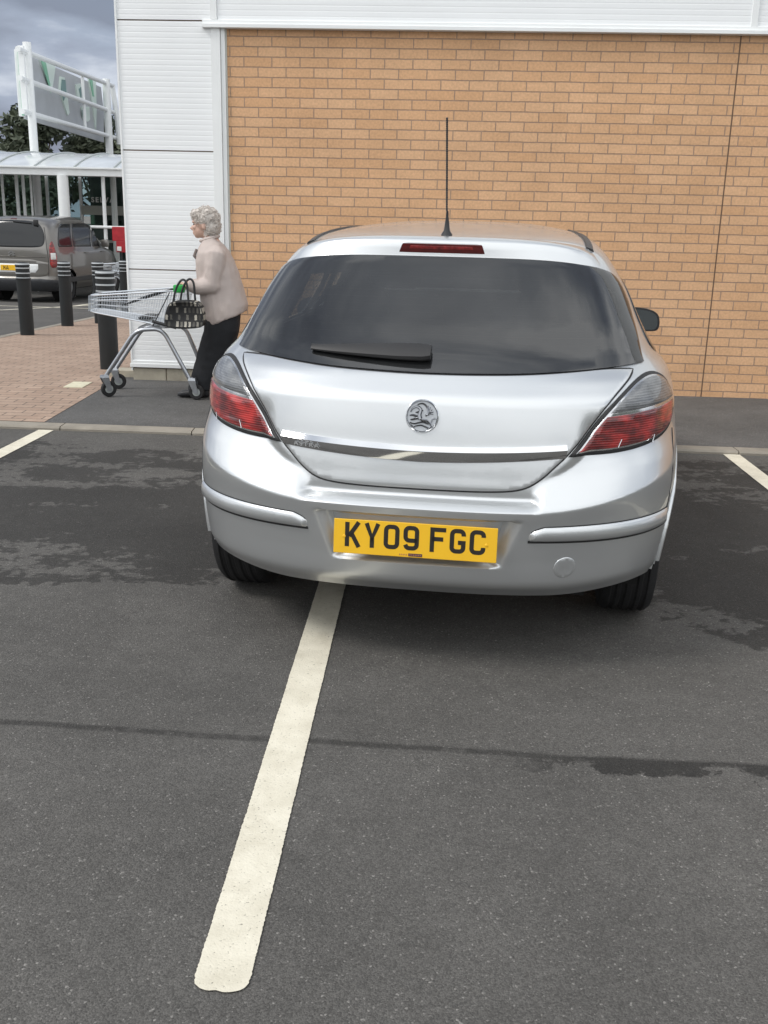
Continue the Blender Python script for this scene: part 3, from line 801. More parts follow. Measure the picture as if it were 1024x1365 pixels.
# silver hatchback
def blendA(x,z):
    # 0 inside the tailgate opening, 1 on the bumper sides
    edge=.33+.13*sstep(.60,.74,z)
    return sstep(edge+.020,edge+.072,abs(x))*(1-sstep(.80,.88,z))
HB=dict(
 W=[(.20,.838),(.30,.852),(.40,.862),(.50,.868),(.60,.870),(.70,.869),(.80,.862),(.88,.85),(.94,.828),(1.0,.774),(1.1,.714),(1.2,.666),(1.3,.605),(1.345,.570),(1.37,.540),(1.385,.503),(1.40,.45),(1.415,.36),(1.425,.26),(1.43,.10)],
 Y0=[(.20,.14),(.25,.095),(.303,.034),(.312,.028),(.40,.019),(.50,.008),(.55,.0005),(.556,0),(.561,.004),(.576,.036),(.582,.056),(.588,.060),(.612,.0615),(.65,.068),(.70,.077),(.74,.086),(.80,.098),(.86,.112),(.878,.117),(.888,.124),(.92,.160),(.95,.198),(.97,.235),(1.0,.277),(1.1,.374),(1.2,.47),(1.3,.566),(1.345,.606),(1.366,.66),(1.38,.76),(1.395,1.0),(1.41,1.3),(1.425,1.65),(1.43,1.85)],
 Yside=[(.20,.14),(.25,.095),(.303,.034),(.312,.028),(.40,.019),(.50,.008),(.55,.0005),(.556,0),(.561,.002),(.572,.010),(.60,.032),(.66,.078),(.71,.104),(.75,.112),(.80,.113),(.86,.117),(.878,.119),(.888,.124),(.92,.160),(.95,.198),(.97,.235)],
 Yc=[(.2,.76),(.55,.78),(.75,.92),(.9,1.0),(1.0,1.02),(1.2,1.12),(1.3,1.2),(1.35,1.4),(1.40,1.75),(1.43,2.0)],
 Yf=[(.2,3.3),(.8,3.2),(.97,2.5),(1.2,2.3),(1.4,2.0),(1.43,2.05)],
 Y1=[(.2,4.05),(.3,4.17),(.5,4.249),(.7,4.21),(.8,4.1),(.87,3.88),(.93,3.5),(.98,3.05),(1.1,2.86),(1.2,2.67),(1.3,2.46),(1.38,2.28),(1.42,2.15),(1.43,2.1)],
 N=[(.2,2.7),(.5,2.8),(.65,2.9),(.95,3.1),(1.0,3.3),(1.1,3.7),(1.3,3.8),(1.37,3.1),(1.43,2.3)],
 blend=blendA)

def chaikin(poly, it=2, keep=()):
    pts = [(float(a), float(b), (i in keep)) for i, (a, b) in enumerate(poly)]
    for _ in range(it):
        o = []
        n = len(pts)
        for i in range(n):
            a, b, c = pts[i - 1], pts[i], pts[(i + 1) % n]
            if b[2]: o.append(b)
            else:
                o.append((b[0] * .75 + a[0] * .25, b[1] * .75 + a[1] * .25, False)); o.append((b[0] * .75 + c[0] * .25, b[1] * .75 + c[1] * .25, False))
        pts = o
    return [(a, b) for a, b, _ in pts]
def resample(poly, step):
    o = []; n = len(poly)
    for i in range(n):
        a, b = poly[i], poly[(i + 1) % n]; L_ = math.hypot(b[0] - a[0], b[1] - a[1]); k = max(1, int(round(L_ / step)))
        for j in range(k): o.append((a[0] + (b[0] - a[0]) * j / k, a[1] + (b[1] - a[1]) * j / k))
    # drop near duplicates
    r = []
    for p in o:
        if not r or math.hypot(p[0] - r[-1][0], p[1] - r[-1][1]) > step * .15: r.append(p)
    if math.hypot(r[0][0] - r[-1][0], r[0][1] - r[-1][1]) < step * .15: r.pop()
    return r
def area(p): return sum(p[i - 1][0] * p[i][1] - p[i][0] * p[i - 1][1] for i in range(len(p))) / 2
def offset_poly(p, d):
    """d > 0 shrinks"""
    if area(p) < 0: p = p[::-1]
    n = len(p); o = []
    for i in range(n):
        a, b, c = p[i - 1], p[i], p[(i + 1) % n]
        e1 = Vector((b[0] - a[0], b[1] - a[1])); e2 = Vector((c[0] - b[0], c[1] - b[1]))
        if e1.length < 1e-9 or e2.length < 1e-9: o.append(b); continue
        e1.normalize(); e2.normalize(); n1 = Vector((-e1.y, e1.x)); n2 = Vector((-e2.y, e2.x)); m_ = n1 + n2
        if m_.length < 1e-6: m_ = n1
        m_.normalize(); k = d / max(.45, m_.dot(n1)); o.append((b[0] + m_.x * k, b[1] + m_.y * k))
    return o
def inside(p, poly):
    x, y = p; r = False; j = len(poly) - 1
    for i in range(len(poly)):
        xi, yi = poly[i]; xj, yj = poly[j]
        if (yi > y) != (yj > y) and x < (xj - xi) * (y - yi) / (yj - yi) + xi: r = not r
        j = i
    return r
def patch(name, sh_, poly, off, mat_, parent, thick=.02, step=.018, edge=.004, drop=.003, offf=None, holes=None):
    """a panel cut to an outline (q, z) and laid on the shell, with rounded edge and returned sides"""
    poly = resample(poly, step)
    if area(poly) < 0: poly = poly[::-1]
    inn = offset_poly(poly, edge); n = len(poly)
    pts = [Vector(p) for p in poly] + [Vector(p) for p in inn]
    x0 = min(p[0] for p in poly); x1 = max(p[0] for p in poly); z0 = min(p[1] for p in poly); z1 = max(p[1] for p in poly)
    small = offset_poly(poly, edge + step * .45)
    ny = int((z1 - z0) / step) + 1
    for j in range(ny + 1):
        z_ = z0 + (j + .5) * step
        for i in range(int((x1 - x0) / step) + 2):
            p = (x0 + (i + (.5 if j % 2 else 0)) * step, z_)
            if inside(p, small): pts.append(Vector(p))
    edges = [(i, (i + 1) % n) for i in range(n)] + [(n + i, n + (i + 1) % n) for i in range(n)]
    vs, es, fs, ov, oe, of = geometry.delaunay_2d_cdt(pts, edges, [list(range(n))], 1, 1e-7)
    V = []
    def onb(i): return any(k < n for k in ov[i])
    for i, v in enumerate(vs):
        o_ = off + (offf(v.x, v.y) if offf else 0)
        if onb(i): o_ -= drop
        V.append(sh_.PN(v.x, v.y, o_)[0])
    F = [tuple(f) for f in fs]
    # returned sides
    bnd = []; cnt = {}
    for f in F:
        for i in range(len(f)):
            a, b = f[i], f[(i + 1) % len(f)]; cnt[(a, b)] = 1
    be = [(a, b) for (a, b) in cnt if (b, a) not in cnt]
    low = {}
    for a, b in be:
        for k in (a, b):
            if k not in low:
                low[k] = len(V); V.append(sh_.PN(vs[k].x, vs[k].y, off - drop - thick)[0])
    for a, b in be: F.append((b, a, low[a], low[b]))
    return mesh_obj(name, V, F, mat_, parent, True, 50)
def rrect(x0, z0, x1, z1, r_):
    o = []
    for cx_, cz_, a0 in ((x1 - r_, z0 + r_, -90), (x1 - r_, z1 - r_, 0), (x0 + r_, z1 - r_, 90), (x0 + r_, z0 + r_, 180)):
        for k in range(4): a = R(a0 + 30 * k); o.append((cx_ + r_ * math.cos(a), cz_ + r_ * math.sin(a)))
    return o
def mirror(poly): return [(-a, b) for a, b in poly]
def surf_text(name, sh_, s, size, q0, z0, off, depth, mat_, parent, bold=0.0, width=1.0, slope=0.0, xs=1.0):
    V, F = text_mesh(s, size, depth / 2, bold, width); o = []
    for v in V: o.append(sh_.PN(q0 + v.x * xs, z0 + v.y + slope * v.x, (off(v.y) if callable(off) else off) + v.z + depth / 2)[0])
    return mesh_obj(name, o, F, mat_, parent, False)
def strip(name, sh_, q0, q1, rows, mat_, parent, n=80, caps=True, sharp=30):
    """rows: (z(q), off(q)) pairs swept along q"""
    V = []; k = len(rows)
    for i in range(n + 1):
        q_ = q0 + (q1 - q0) * i / n
        for zf, of in rows: V.append(sh_.PN(q_, zf(q_), of(q_) if callable(of) else of)[0])
    F = [(i * k + j, i * k + j + 1, (i + 1) * k + j + 1, (i + 1) * k + j) for i in range(n) for j in range(k - 1)]
    if caps: F += [tuple(range(k)), tuple(n * k + j for j in range(k))[::-1]]
    return mesh_obj(name, V, F, mat_, parent, True, sharp)

def body_shell(name, sh_, zs, mat_, parent, wheels, side_n=70, rear_n=46, front_n=24, hole=None, arch=.36, lift=0, rear_q=None, disp=None, hole2=None):
    """the painted shell: closed rings at rising heights, arches and window openings left open"""
    cols = []
    for a in (rear_q or [sh_.Q * i / rear_n for i in range(rear_n + 1)]):
        cols.append(('r', a))
    for i in range(1, side_n + 1): cols.append(('s', i / side_n))
    for i in range(1, front_n + 1): cols.append(('f', i / front_n))
    def pt(c, z_):
        if c[0] == 'r': return sh_.P(c[1], z_)
        if c[0] == 's':
            Yc, Yf = sh_.Yc(z_), max(sh_.Yf(z_), sh_.Yc(z_) + .001); return (sh_.W(z_), Yc + (Yf - Yc) * c[1], z_)
        return sh_.F(c[1], z_)
    V = []; F = []; nc = len(cols); nz = len(zs)
    full = [(c, 1) for c in cols] + [(c, -1) for c in cols[-2:0:-1]]
    nf = len(full)
    for z_ in zs:
        for c, s in full:
            p = pt(c, z_); zl = p[2]
            if disp and c[0] == 'r' and disp(c[1], zl):
                p = sh_.PN(c[1], zl, disp(c[1], zl))[0]; zl = p[2]
            if lift and c[0] == 'r' and zl < .40: zl += lift * sstep(.42, .78, p[0]) * (1 - (zl - zs[0]) / (.40 - zs[0]))
            V.append(Vector((p[0] * s, p[1], zl)))
    for j in range(nz - 1):
        for i in range(nf):
            i2 = (i + 1) % nf
            f = (j * nf + i, j * nf + i2, (j + 1) * nf + i2, (j + 1) * nf + i)
            c = sum((V[k] for k in f), Vector()) / 4
            if any(abs(c.x) > .55 and math.hypot(c.y - wy, c.z - wz) < arch for wy, wz in wheels): continue
            if hole2 and hole2(full[i][0][0], full[i][0][1], c.z, c.y): continue
            if hole and full[i][0][0] in 'r':
                qq = full[i][0][1]; qq2 = full[i2][0][1] if full[i2][0][0] == 'r' else sh_.Q
                if hole((qq + qq2) / 2, (zs[j] + zs[j + 1]) / 2): continue
            F.append(f)
    F.append(tuple((nz - 1) * nf + i for i in range(nf)))
    # pull the ragged arch edge onto a true circle
    used = {}
    for f in F:
        for a in range(len(f)): used.setdefault(f[a], 0)
    for wy, wz in wheels:
        for k in used:
            v = V[k]
            if abs(v.x) > .55:
                d = math.hypot(v.y - wy, v.z - wz)
                if d < arch + .022 and v.z > zs[0] + .01:
                    s_ = arch / d; v.y = wy + (v.y - wy) * s_; v.z = wz + (v.z - wz) * s_
    return mesh_obj(name, V, F, mat_, parent, True, 38)

def make_wheel(parent, x, y, r=.316, wd=.205, side=1, name='wheel', spokes=5):
    """alloy or steel wheel: tyre with its rim as a sub-part"""
    Mx = Matrix.Translation((x, y, r)) @ Matrix.Rotation(R(90) * side, 4, 'Y')
    h = wd / 2
    mb_ = MB(); prof = [(r * .64, -h * .8), (r * .72, -h * .98), (r * .86, -h), (r * .95, -h * .94), (r * .985, -h * .8)]
    for g in (-.55, -.2, .2, .55):
        prof += [(r, h * (g - .12)), (r - .006, h * (g - .06)), (r - .006, h * (g + .06)), (r, h * (g + .12))]
    prof += [(r * .985, h * .8), (r * .95, h * .94), (r * .86, h), (r * .72, h * .98), (r * .64, h * .8)]
    mb_.lathe(prof, 56, Mx, close=True)
    ty = mb_.build(name, M['tyre'], parent)
    mb_ = MB(); mb_.lathe([(r * .64, -h * .7), (r * .64, h * .72), (r * .60, h * .78), (r * .585, h * .5), (r * .585, h * .1)], 48, Mx)
    mb_.lathe([(0, h * .42), (r * .17, h * .42), (r * .19, h * .25), (r * .19, 0)], 24, Mx)
    for k in range(spokes):
        a = 2 * math.pi * k / spokes
        Ms = Mx @ Matrix.Rotation(a, 4, 'Z')
        V_ = [Ms @ Vector(v) for v in ((r * .1, -.035, h * .35), (r * .1, .035, h * .35), (r * .6, .026, h * .5), (r * .6, -.026, h * .5), (r * .1, -.03, .0), (r * .1, .03, .0), (r * .6, .02, h * .15), (r * .6, -.02, h * .15))]
        mb_.add(V_, [(0, 1, 2, 3), (7, 6, 5, 4), (0, 4, 5, 1), (1, 5, 6, 2), (2, 6, 7, 3), (3, 7, 4, 0)])
    mb_.build('rim', M['alloy'], ty)
    mb_ = MB(); mb_.lathe([(0, 0), (r * .5, 0), (r * .5, -.01), (0, -.01)], 32, Mx); mb_.build('brake_disc', M['steel'], ty)
    return ty

hb = empty('parked_car', (.10, 3.033, 0), R(-8.0))
tag(hb, 'silver hatchback with a yellow rear plate parked over a white bay line before the wall', 'car')
S = Shell(**HB)
zs = [.252, .262, .275, .283] + [.29 + .012 * i for i in range(22)] + [.553, .558, .563, .569] + [.575 + .011 * i for i in range(40)]
zs = [z_ for z_ in zs if z_ < 1.0]
z_ = zs[-1]
while z_ < 1.335: z_ += .016; zs.append(z_)
while z_ < 1.40: z_ += .006; zs.append(z_)
while z_ < 1.4285: z_ += .0022; zs.append(z_)
WN = [(0, .953), (.20, .957), (.34, .961), (.52, .971), (.70, .980), (.858, .984), (.92, 1.06), (.965, 1.12), (1.0, 1.19), (.995, 1.236), (.90, 1.268), (.60, 1.296), (.30, 1.306), (0, 1.312)]
win = chaikin(WN + [(-a, b) for a, b in WN[::-1][1:-1]], 2, keep=(5, 21))
wr = resample(win, .02)
if area(wr) < 0: wr = wr[::-1]
whole = [(a * .93, b) for a, b in offset_poly(wr, .036)]; wi = [(a * .90, b) for a, b in offset_poly(wr, .052)]
rearwin = lambda q_, z_: inside((q_, z_), whole)
WH = [(.77, .316), (3.384, .316)]
def rmask(q_, z_):
    """1 on the floor of the plate recess, 0 on the bumper face"""
    hw = .300 + (.345 - .300) * min(1, max(0, (z_ - .385) / .14))
    return sstep(hw + .012, hw - .012, abs(q_)) if False else (1 - sstep(-.040, .012, abs(q_) - hw)) * sstep(.366, .384, z_) * (1 - sstep(.522, .534, z_))
zs = sorted(zs + [.366 + .006 * i for i in range(30)] + [.545 + .006 * i for i in range(28)])
zs = [z_ for i, z_ in enumerate(zs) if i == 0 or z_ - zs[i - 1] > .0015]
def cab_open(kind, a, z_, Yp):
    if kind == 'f': return a > .46 and 1.04 < z_ < 1.33
    return kind == 's' and ((1.36 < Yp < 1.86) or (2.02 < Yp < 2.36)) and .985 < z_ < 1.27
hb_body = body_shell('body', S, zs, M['silver'], hb, WH, hole=rearwin, rear_q=[.0065 * i for i in range(96)] + [.624 + (S.Q - .624) * i / 56 for i in range(57)], hole2=cab_open, lift=.022, disp=lambda a, b: -.019 * rmask(a, b))
HI = dict(HB); HI['W'] = [(a, b - .035) for a, b in HB['W']]; HI['Y0'] = [(a, b + .03) for a, b in HB['Y0']]; HI['Yside'] = [(a, b + .03) for a, b in HB['Yside']]; HI['Y1'] = [(a, b - .05) for a, b in HB['Y1']]
SI = Shell(**HI)
body_shell('cabin_lining', SI, [.56 + .03 * i for i in range(29)], M['seat'], hb, [], hole=rearwin, rear_n=60, hole2=cab_open)
# dark floor and wheel housings
mb = MB(); mb.box(-.80, .80, 1.16, 2.98, .15, .26); mb.box(-.56, .56, .30, 4.0, .185, .26); mb.box(-.54, .54, .24, .9, .262, .30)
mb.box(-.60, .60, 1.1, 3.1, .26, .62)
for wy, wz in WH:
    for s in (-1, 1):
        mb.lathe([(0, 0), (.345, 0), (.345, .28)], 32, Matrix.Translation((s * .47, wy, wz)) @ Matrix.Rotation(R(90) * s, 4, 'Y'))
mb.f = [f for f in mb.f if not (all(mb.v[k][2] < .16 for k in f))]
mb.v = [(a, b, max(c, .20)) for a, b, c in mb.v]
mb.build('underbody', M['under'], hb)
mb = MB(); mb.tube([(-.60, .77, .30), (.60, .77, .30)], .04, 10); mb.build('rear_axle', mat('rusty_steel', (.06, .045, .035), .7, metal=.3, var=.4), hb)
for wy, wz in WH:
    for s in (-1, 1): make_wheel(hb, s * .732, wy, wd=.195, side=s)

# tailgate below the glass, between the lamps
G = [(0, .610), (.20, .611), (.30, .616), (.350, .628), (.392, .658), (.425, .692), (.462, .727), (.51, .785), (.562, .850), (.615, .897), (.68, .935), (.75, .968), (.62, .973), (.50, .966), (.32, .956), (.15, .951), (0, .949)]
gate = chaikin(G[:1] + G[1:] + [(-a, b) for a, b in G[::-1][1:-1]], 2, keep=(11, 21))
gap = offset_poly(gate, -.0055)
gate_r = resample(gate, .008)
if area(gate_r) < 0: gate_r = gate_r[::-1]
tg = patch('tailgate', S, gate, .0055, M['silver'], hb, thick=.012, step=.009, edge=.003, drop=.0012)

# rear window: black edged glass with the clear part behind it
def ring_patch(name, sh_, outer, inner, off, mat_, parent, thick=.006):
    n_ = len(outer); V = []; F = []
    loops = [(0, off - thick), (0, off)] + [(k / 14, off) for k in range(1, 14)] + [(1, off), (1, off - thick)]
    for t_, o_ in loops:
        for i in range(n_):
            V.append(sh_.PN(outer[i][0] * (1 - t_) + inner[i][0] * t_, outer[i][1] * (1 - t_) + inner[i][1] * t_, o_)[0])
    for k in range(len(loops) - 1):
        for i in range(n_): F.append((k * n_ + i, k * n_ + (i + 1) % n_, (k + 1) * n_ + (i + 1) % n_, (k + 1) * n_ + i))
    return mesh_obj(name, V, F, mat_, parent, True, 40)
ring_patch('tailgate_seam', S, offset_poly(gate_r, -.0058), offset_poly(gate_r, .006), .0016, M['rubber'], hb, thick=.003)
wobj = patch('rear_window', S, win, .0065, M['glass'], hb, thick=.001, step=.022, edge=.003, drop=.001)
ring_patch('window_border', S, wr, wi, .0035, M['frit'], wobj)
mb = MB()                                          # heater lines
for k in range(11):
    z_ = 1.02 + .022 * k; half = .66 - .05 * (k / 11)
    mb.tube([S.PN(-half + 2 * half * i / 40, z_, .0025)[0] for i in range(41)], .0007, 3, caps=False)
mb.build('heater_lines', mat('heater_line', (.10, .08, .06), .5), wobj)
# wiper
mb = MB()
V = []; nw = 20; kw = 10
for i in range(nw + 1):
    t_ = i / nw; q_ = -.414 + .418 * t_; zc = 1.0015 - .006 * t_; hh = (.0070 + .0160 * min(1, t_ * 1.3) ** .8) * (1 if i < nw else .8); th_ = .010 + .020 * t_
    for j in range(kw):
        a = 2 * math.pi * j / kw; cs_, sn_ = math.cos(a), math.sin(a)
        V.append(S.PN(q_, zc + hh * math.copysign(abs(cs_) ** .6, cs_), .012 + th_ * .5 + th_ * .5 * math.copysign(abs(sn_) ** .7, sn_))[0])
F = [(i * kw + j, i * kw + (j + 1) % kw, (i + 1) * kw + (j + 1) % kw, (i + 1) * kw + j) for i in range(nw) for j in range(kw)] + [tuple(range(kw))[::-1], tuple(nw * kw + j for j in range(kw))]
mb.add(V, F)
wip = mb.build('rear_wiper', M['rubber'], hb)
mb = MB(); mb.tube([S.PN(-.418 + .36 * i / 16, 1.012 - .002 * i / 16, .012)[0] for i in range(17)], .004, 6); mb.build('wiper_blade', M['rubber'], wip)

# spoiler lip over the glass with the high brake light
sdn = lambda q_: .050 * abs(q_ / .93) ** 3.2
sfd = lambda q_: 1 - min(1, abs(q_ / .83)) ** 5
sp_rows = [(lambda q_: 1.3035 - sdn(q_), .0), (lambda q_: 1.3055 - sdn(q_), lambda q_: .004 * sfd(q_) + .003), (lambda q_: 1.309 - sdn(q_), lambda q_: .006 * sfd(q_) + .003),
           (lambda q_: 1.322 - sdn(q_), lambda q_: .018 * sfd(q_) + .003), (lambda q_: 1.334 - sdn(q_), lambda q_: .029 * sfd(q_) + .003), (lambda q_: 1.3365 - sdn(q_), lambda q_: .0305 * sfd(q_) + .003),
           (lambda q_: 1.341 - sdn(q_), lambda q_: .030 * sfd(q_) + .003), (lambda q_: 1.354 - sdn(q_), lambda q_: .020 * sfd(q_) + .003), (lambda q_: 1.366 - sdn(q_), lambda q_: .010 * sfd(q_) + .002), (lambda q_: 1.376 - .046 * abs(q_ / .93) ** 3.2, .001)]
sp = strip('roof_spoiler', S, -.83, .83, sp_rows, M['silver'], hb, 90)
br_ = [(-.186, 1.319), (.186, 1.319), (.186, 1.355), (-.186, 1.355)]
brz = lambda q_, z_: -.0005 + (z_ - 1.3115) * .98
patch('brake_light_frame', S, rrect(-.158, 1.3095, .158, 1.3345, .005), .0105, M['silver'], sp, thick=.01, offf=brz, edge=.002, step=.012)
redm = mat('red_lens', (.20, .012, .010), .12, coat=1.0, var=.45, vscale=26)
drk = mat('brake_lens', (.085, .008, .008), .15, coat=.8, var=.25, vscale=30)
bl_ = patch('brake_light', S, rrect(-.151, 1.3120, .151, 1.3320, .004), .0125, drk, hb, thick=.01, offf=brz, edge=.002, step=.012)
led = [(-.112, 1.321), (.105, 1.321), (.105, 1.3275), (-.112, 1.3275)]
patch('lamp_strip', S, led, .0135, mat('brake_lens_bright', (.22, .02, .02), .2, coat=.8, var=.5, vscale=60), bl_, thick=.002, offf=brz, edge=.001, step=.012)

# tail lamps
LP = [(.470, .7225), (.515, .775), (.568, .840), (.622, .886), (.690, .922), (.745, .944), (.82, .957), (.90, .953), (.97, .928), (1.005, .88), (1.005, .83), (.975, .79), (.91, .763), (.82, .745), (.72, .733), (.60, .724)]
chrome_dull = mat('lamp_chrome', (.62, .63, .64), .18, metal=.9)
def lens_mat(name, col, dark):
    """moulded reflector seen through a coloured lens: fluted bands and bright facets"""
    m = bpy.data.materials.new(name); m.use_nodes = True
    t = m.node_tree; b = t.nodes['Principled BSDF']; K = t.links.new; NN = t.nodes.new
    tc = NN('ShaderNodeTexCoord'); mp = NN('ShaderNodeMapping'); mp.inputs['Scale'].default_value = (9, 9, 30); K(tc.outputs['Object'], mp.inputs['Vector'])
    n = NN('ShaderNodeTexNoise'); n.inputs['Scale'].default_value = 1.6; n.inputs['Detail'].default_value = 3; K(mp.outputs[0], n.inputs['Vector'])
    n2 = NN('ShaderNodeTexNoise'); n2.inputs['Scale'].default_value = 13; n2.inputs['Detail'].default_value = 2; K(tc.outputs['Object'], n2.inputs['Vector'])
    wv = NN('ShaderNodeTexWave'); wv.bands_direction = 'Z'; wv.inputs['Scale'].default_value = 42; wv.inputs['Distortion'].default_value = .6; K(tc.outputs['Object'], wv.inputs['Vector'])
    a = NN('ShaderNodeMath'); a.operation = 'MULTIPLY'; K(n.outputs['Fac'], a.inputs[0]); K(n2.outputs['Fac'], a.inputs[1])
    b2 = NN('ShaderNodeMath'); b2.operation = 'MULTIPLY_ADD'; b2.inputs[1].default_value = .05; K(wv.outputs['Fac'], b2.inputs[0]); K(a.outputs[0], b2.inputs[2])
    cr = NN('ShaderNodeValToRGB'); e = cr.color_ramp.elements; e[0].position = .18; e[0].color = dark; e[1].position = .40; e[1].color = col; K(b2.outputs[0], cr.inputs[0])
    K(cr.outputs[0], b.inputs['Base Color']); b.inputs['Roughness'].default_value = .35; b.inputs['Coat Weight'].default_value = 1; b.inputs['Coat Roughness'].default_value = .02
    bp = NN('ShaderNodeBump'); bp.inputs['Strength'].default_value = .25; bp.inputs['Distance'].default_value = .004; K(wv.outputs['Fac'], bp.inputs['Height']); K(bp.outputs[0], b.inputs['Normal'])
    return m
red_lens = lens_mat('red_lens_fluted', (.50, .028, .024, 1), (.085, .005, .006, 1))
clr_lens = lens_mat('smoked_clear_lens', (.20, .205, .21, 1), (.10, .105, .11, 1))
def clip_z(poly, zf, above):
    """cut an outline along z = zf(q)"""
    poly = resample(poly, .01); o = []; n_ = len(poly)
    for i in range(n_):
        a, b = poly[i], poly[(i + 1) % n_]; da = a[1] - zf(a[0]); db = b[1] - zf(b[0])
        if not above: da, db = -da, -db
        if da >= 0: o.append(a)
        if (da >= 0) != (db >= 0):
            t_ = da / (da - db); o.append((a[0] + (b[0] - a[0]) * t_, a[1] + (b[1] - a[1]) * t_))
    return o
for s in (-1, 1):
    base = chaikin(LP, 2, keep=(0,))
    split = lambda q_: .845 + .020 * ((q_ - .56) / .46)
    pb = base
    low = clip_z(offset_poly(pb, .0135), lambda q_: split(q_) - .004, False)
    up = clip_z(offset_poly(pb, .0135), lambda q_: split(q_) + .004, True)
    fx = (lambda p: p) if s > 0 else mirror
    g_ = patch('tail_light', S, fx(offset_poly(pb, -.001)), .007, M['rubber'], hb, thick=.02, edge=.003)
    patch('chrome_liner', S, fx(offset_poly(pb, .0095)), .0085, chrome_dull, g_, thick=.004, edge=.001, drop=.001)
    patch('red_lens', S, fx(offset_poly(low, .001)), .0125, red_lens, g_, thick=.006, edge=.003, drop=.002)
    patch('clear_lens', S, fx(offset_poly(up, .001)), .0125, clr_lens, g_, thick=.006, edge=.003, drop=.002)
    for q_ in (.635, .79):
        mb = MB(); mb.tube([S.PN(s * (q_ + .012 * (i / 5)), .735 + .004 + .028 * i / 5, .0145)[0] for i in range(6)], .0016, 5)
        mb.build('lens_mark', chrome_dull, g_)

# bright strip across the tailgate, faceted, with its lettering
zt = lambda q_: .7425 + .018 * abs(q_ / .46) ** 1.6
zb_ = lambda q_: .6925 + .026 * abs(q_ / .46) ** 1.5
cs = strip('chrome_strip', S, -.457, .457, [(lambda q_: zt(q_), .005), (lambda q_: zt(q_) - .001, .0150), (lambda q_: zt(q_) - .018, .0240), (lambda q_: zt(q_) - .0195, .0235), (lambda q_: zb_(q_) + .003, .0135), (lambda q_: zb_(q_), .011), (lambda q_: zb_(q_) - .001, .004)], M['chrome'], hb, 180)
surf_text('strip_lettering', S, 'ASTRA', .0175, -.412, .7185, lambda b: .0200 + .0078 * b / .016, .0015, mat('satin_letters', (.50, .51, .52), .45, metal=.2), cs, bold=.0001, width=1.3, slope=-.06, xs=1.35)

# round emblem
em = empty('emblem_anchor')
bpy.data.objects.remove(em)
ec, en = S.PN(0, .834, .006)
ec = Vector(ec); en = Vector(en); eu = (Vector((0, 0, 1)) - en * en.z).normalized(); ex = Vector((1, 0, 0))
ME = Matrix(((ex.x, eu.x, en.x, ec.x), (ex.y, eu.y, en.y, ec.y), (ex.z, eu.z, en.z, ec.z), (0, 0, 0, 1)))
er = .0535
mb = MB(); mb.lathe([(0, .002), (er * .9, .002), (er * .9, -.004)], 48, ME)
emb = mb.build('emblem', mat('emblem_field', (.42, .44, .46), .35, metal=.7), hb)
mb = MB(); mb.lathe([(er * .86, .001), (er * .88, .006), (er * .93, .0085), (er * .98, .006), (er, .001), (er, -.006)], 56, ME); mb.build('emblem_ring', M['chrome'], emb)
gdark = mat('emblem_relief', (.30, .31, .33), .2, metal=1.0)
def em_pt(px, py, h=.004): return ME @ Vector(((px - 425) / 235 * er, (435 - py) / 235 * er, h))
mb = MB()
def stroke(pts, w0, w1, h=.004):
    P_ = [em_pt(x_, y_, h) for x_, y_ in pts]; n_ = len(P_); k_ = er / 235
    # smooth
    Q_ = []
    for i in range(n_ - 1):
        p0, p1, p2, p3 = P_[max(i - 1, 0)], P_[i], P_[i + 1], P_[min(i + 2, n_ - 1)]
        for j in range(4):
            t_ = j / 4; Q_.append(.5 * ((2 * p1) + (p2 - p0) * t_ + (2 * p0 - 5 * p1 + 4 * p2 - p3) * t_ ** 2 + (3 * p1 - p0 - 3 * p2 + p3) * t_ ** 3))
    Q_.append(P_[-1]); m_ = len(Q_)
    mb.tube(Q_, [(w0 + (w1 - w0) * i / (m_ - 1)) * k_ for i in range(m_)], 6)
stroke([(350, 280), (420, 262), (480, 300), (505, 370), (500, 420)], 8, 22)
for fx_, fy_ in ((505, 285), (535, 305), (562, 335), (578, 370), (580, 405)): stroke([(470, 430), (505, 400), (fx_, fy_)], 14, 5)
stroke([(262, 385), (285, 335), (345, 310), (400, 345), (385, 420), (400, 480)], 8, 34)
stroke([(330, 390), (370, 380), (430, 350)], 8, 16)
stroke([(250, 432), (300, 428), (370, 450)], 10, 20)
stroke([(262, 492), (320, 480), (380, 455)], 10, 22)
stroke([(385, 450), (430, 490), (510, 500), (555, 560), (530, 600)], 26, 12)
stroke([(555, 520), (570, 470), (612, 460)], 8, 12)
stroke([(300, 600), (350, 575), (430, 565), (520, 600)], 8, 14)
stroke([(255, 530), (320, 545), (430, 520), (520, 540)], 10, 14)
stroke([(270, 560), (310, 590)], 10, 6)
mb.build('griffin_relief', gdark, emb)

# recess for the number plate, the plate and its characters
rec = hb_body
patch('plate_panel', S, [(.290, .518), (.272, .392), (-.272, .392), (-.290, .518)], -.017, mat('grey_backing', (.36, .38, .39), .45, metal=.3), rec, thick=.002, edge=.002, drop=.001)
# plate: flat, its own frame
pt_ = Vector((0, .004, .515)); pb_ = Vector((0, .012, .400))
zc = .4565
pn = Vector((0, -1, .10)).normalized(); pu = Vector((0, .10, 1)).normalized()
MP = Matrix(((1, 0, 0, 0), (0, pu.y, pn.y, -.004), (0, pu.z, pn.z, zc), (0, 0, 0, 1)))
mb = MB(); mb.box(-.26, .26, -.0555, .0555, 0, .006, .0015, M=MP)
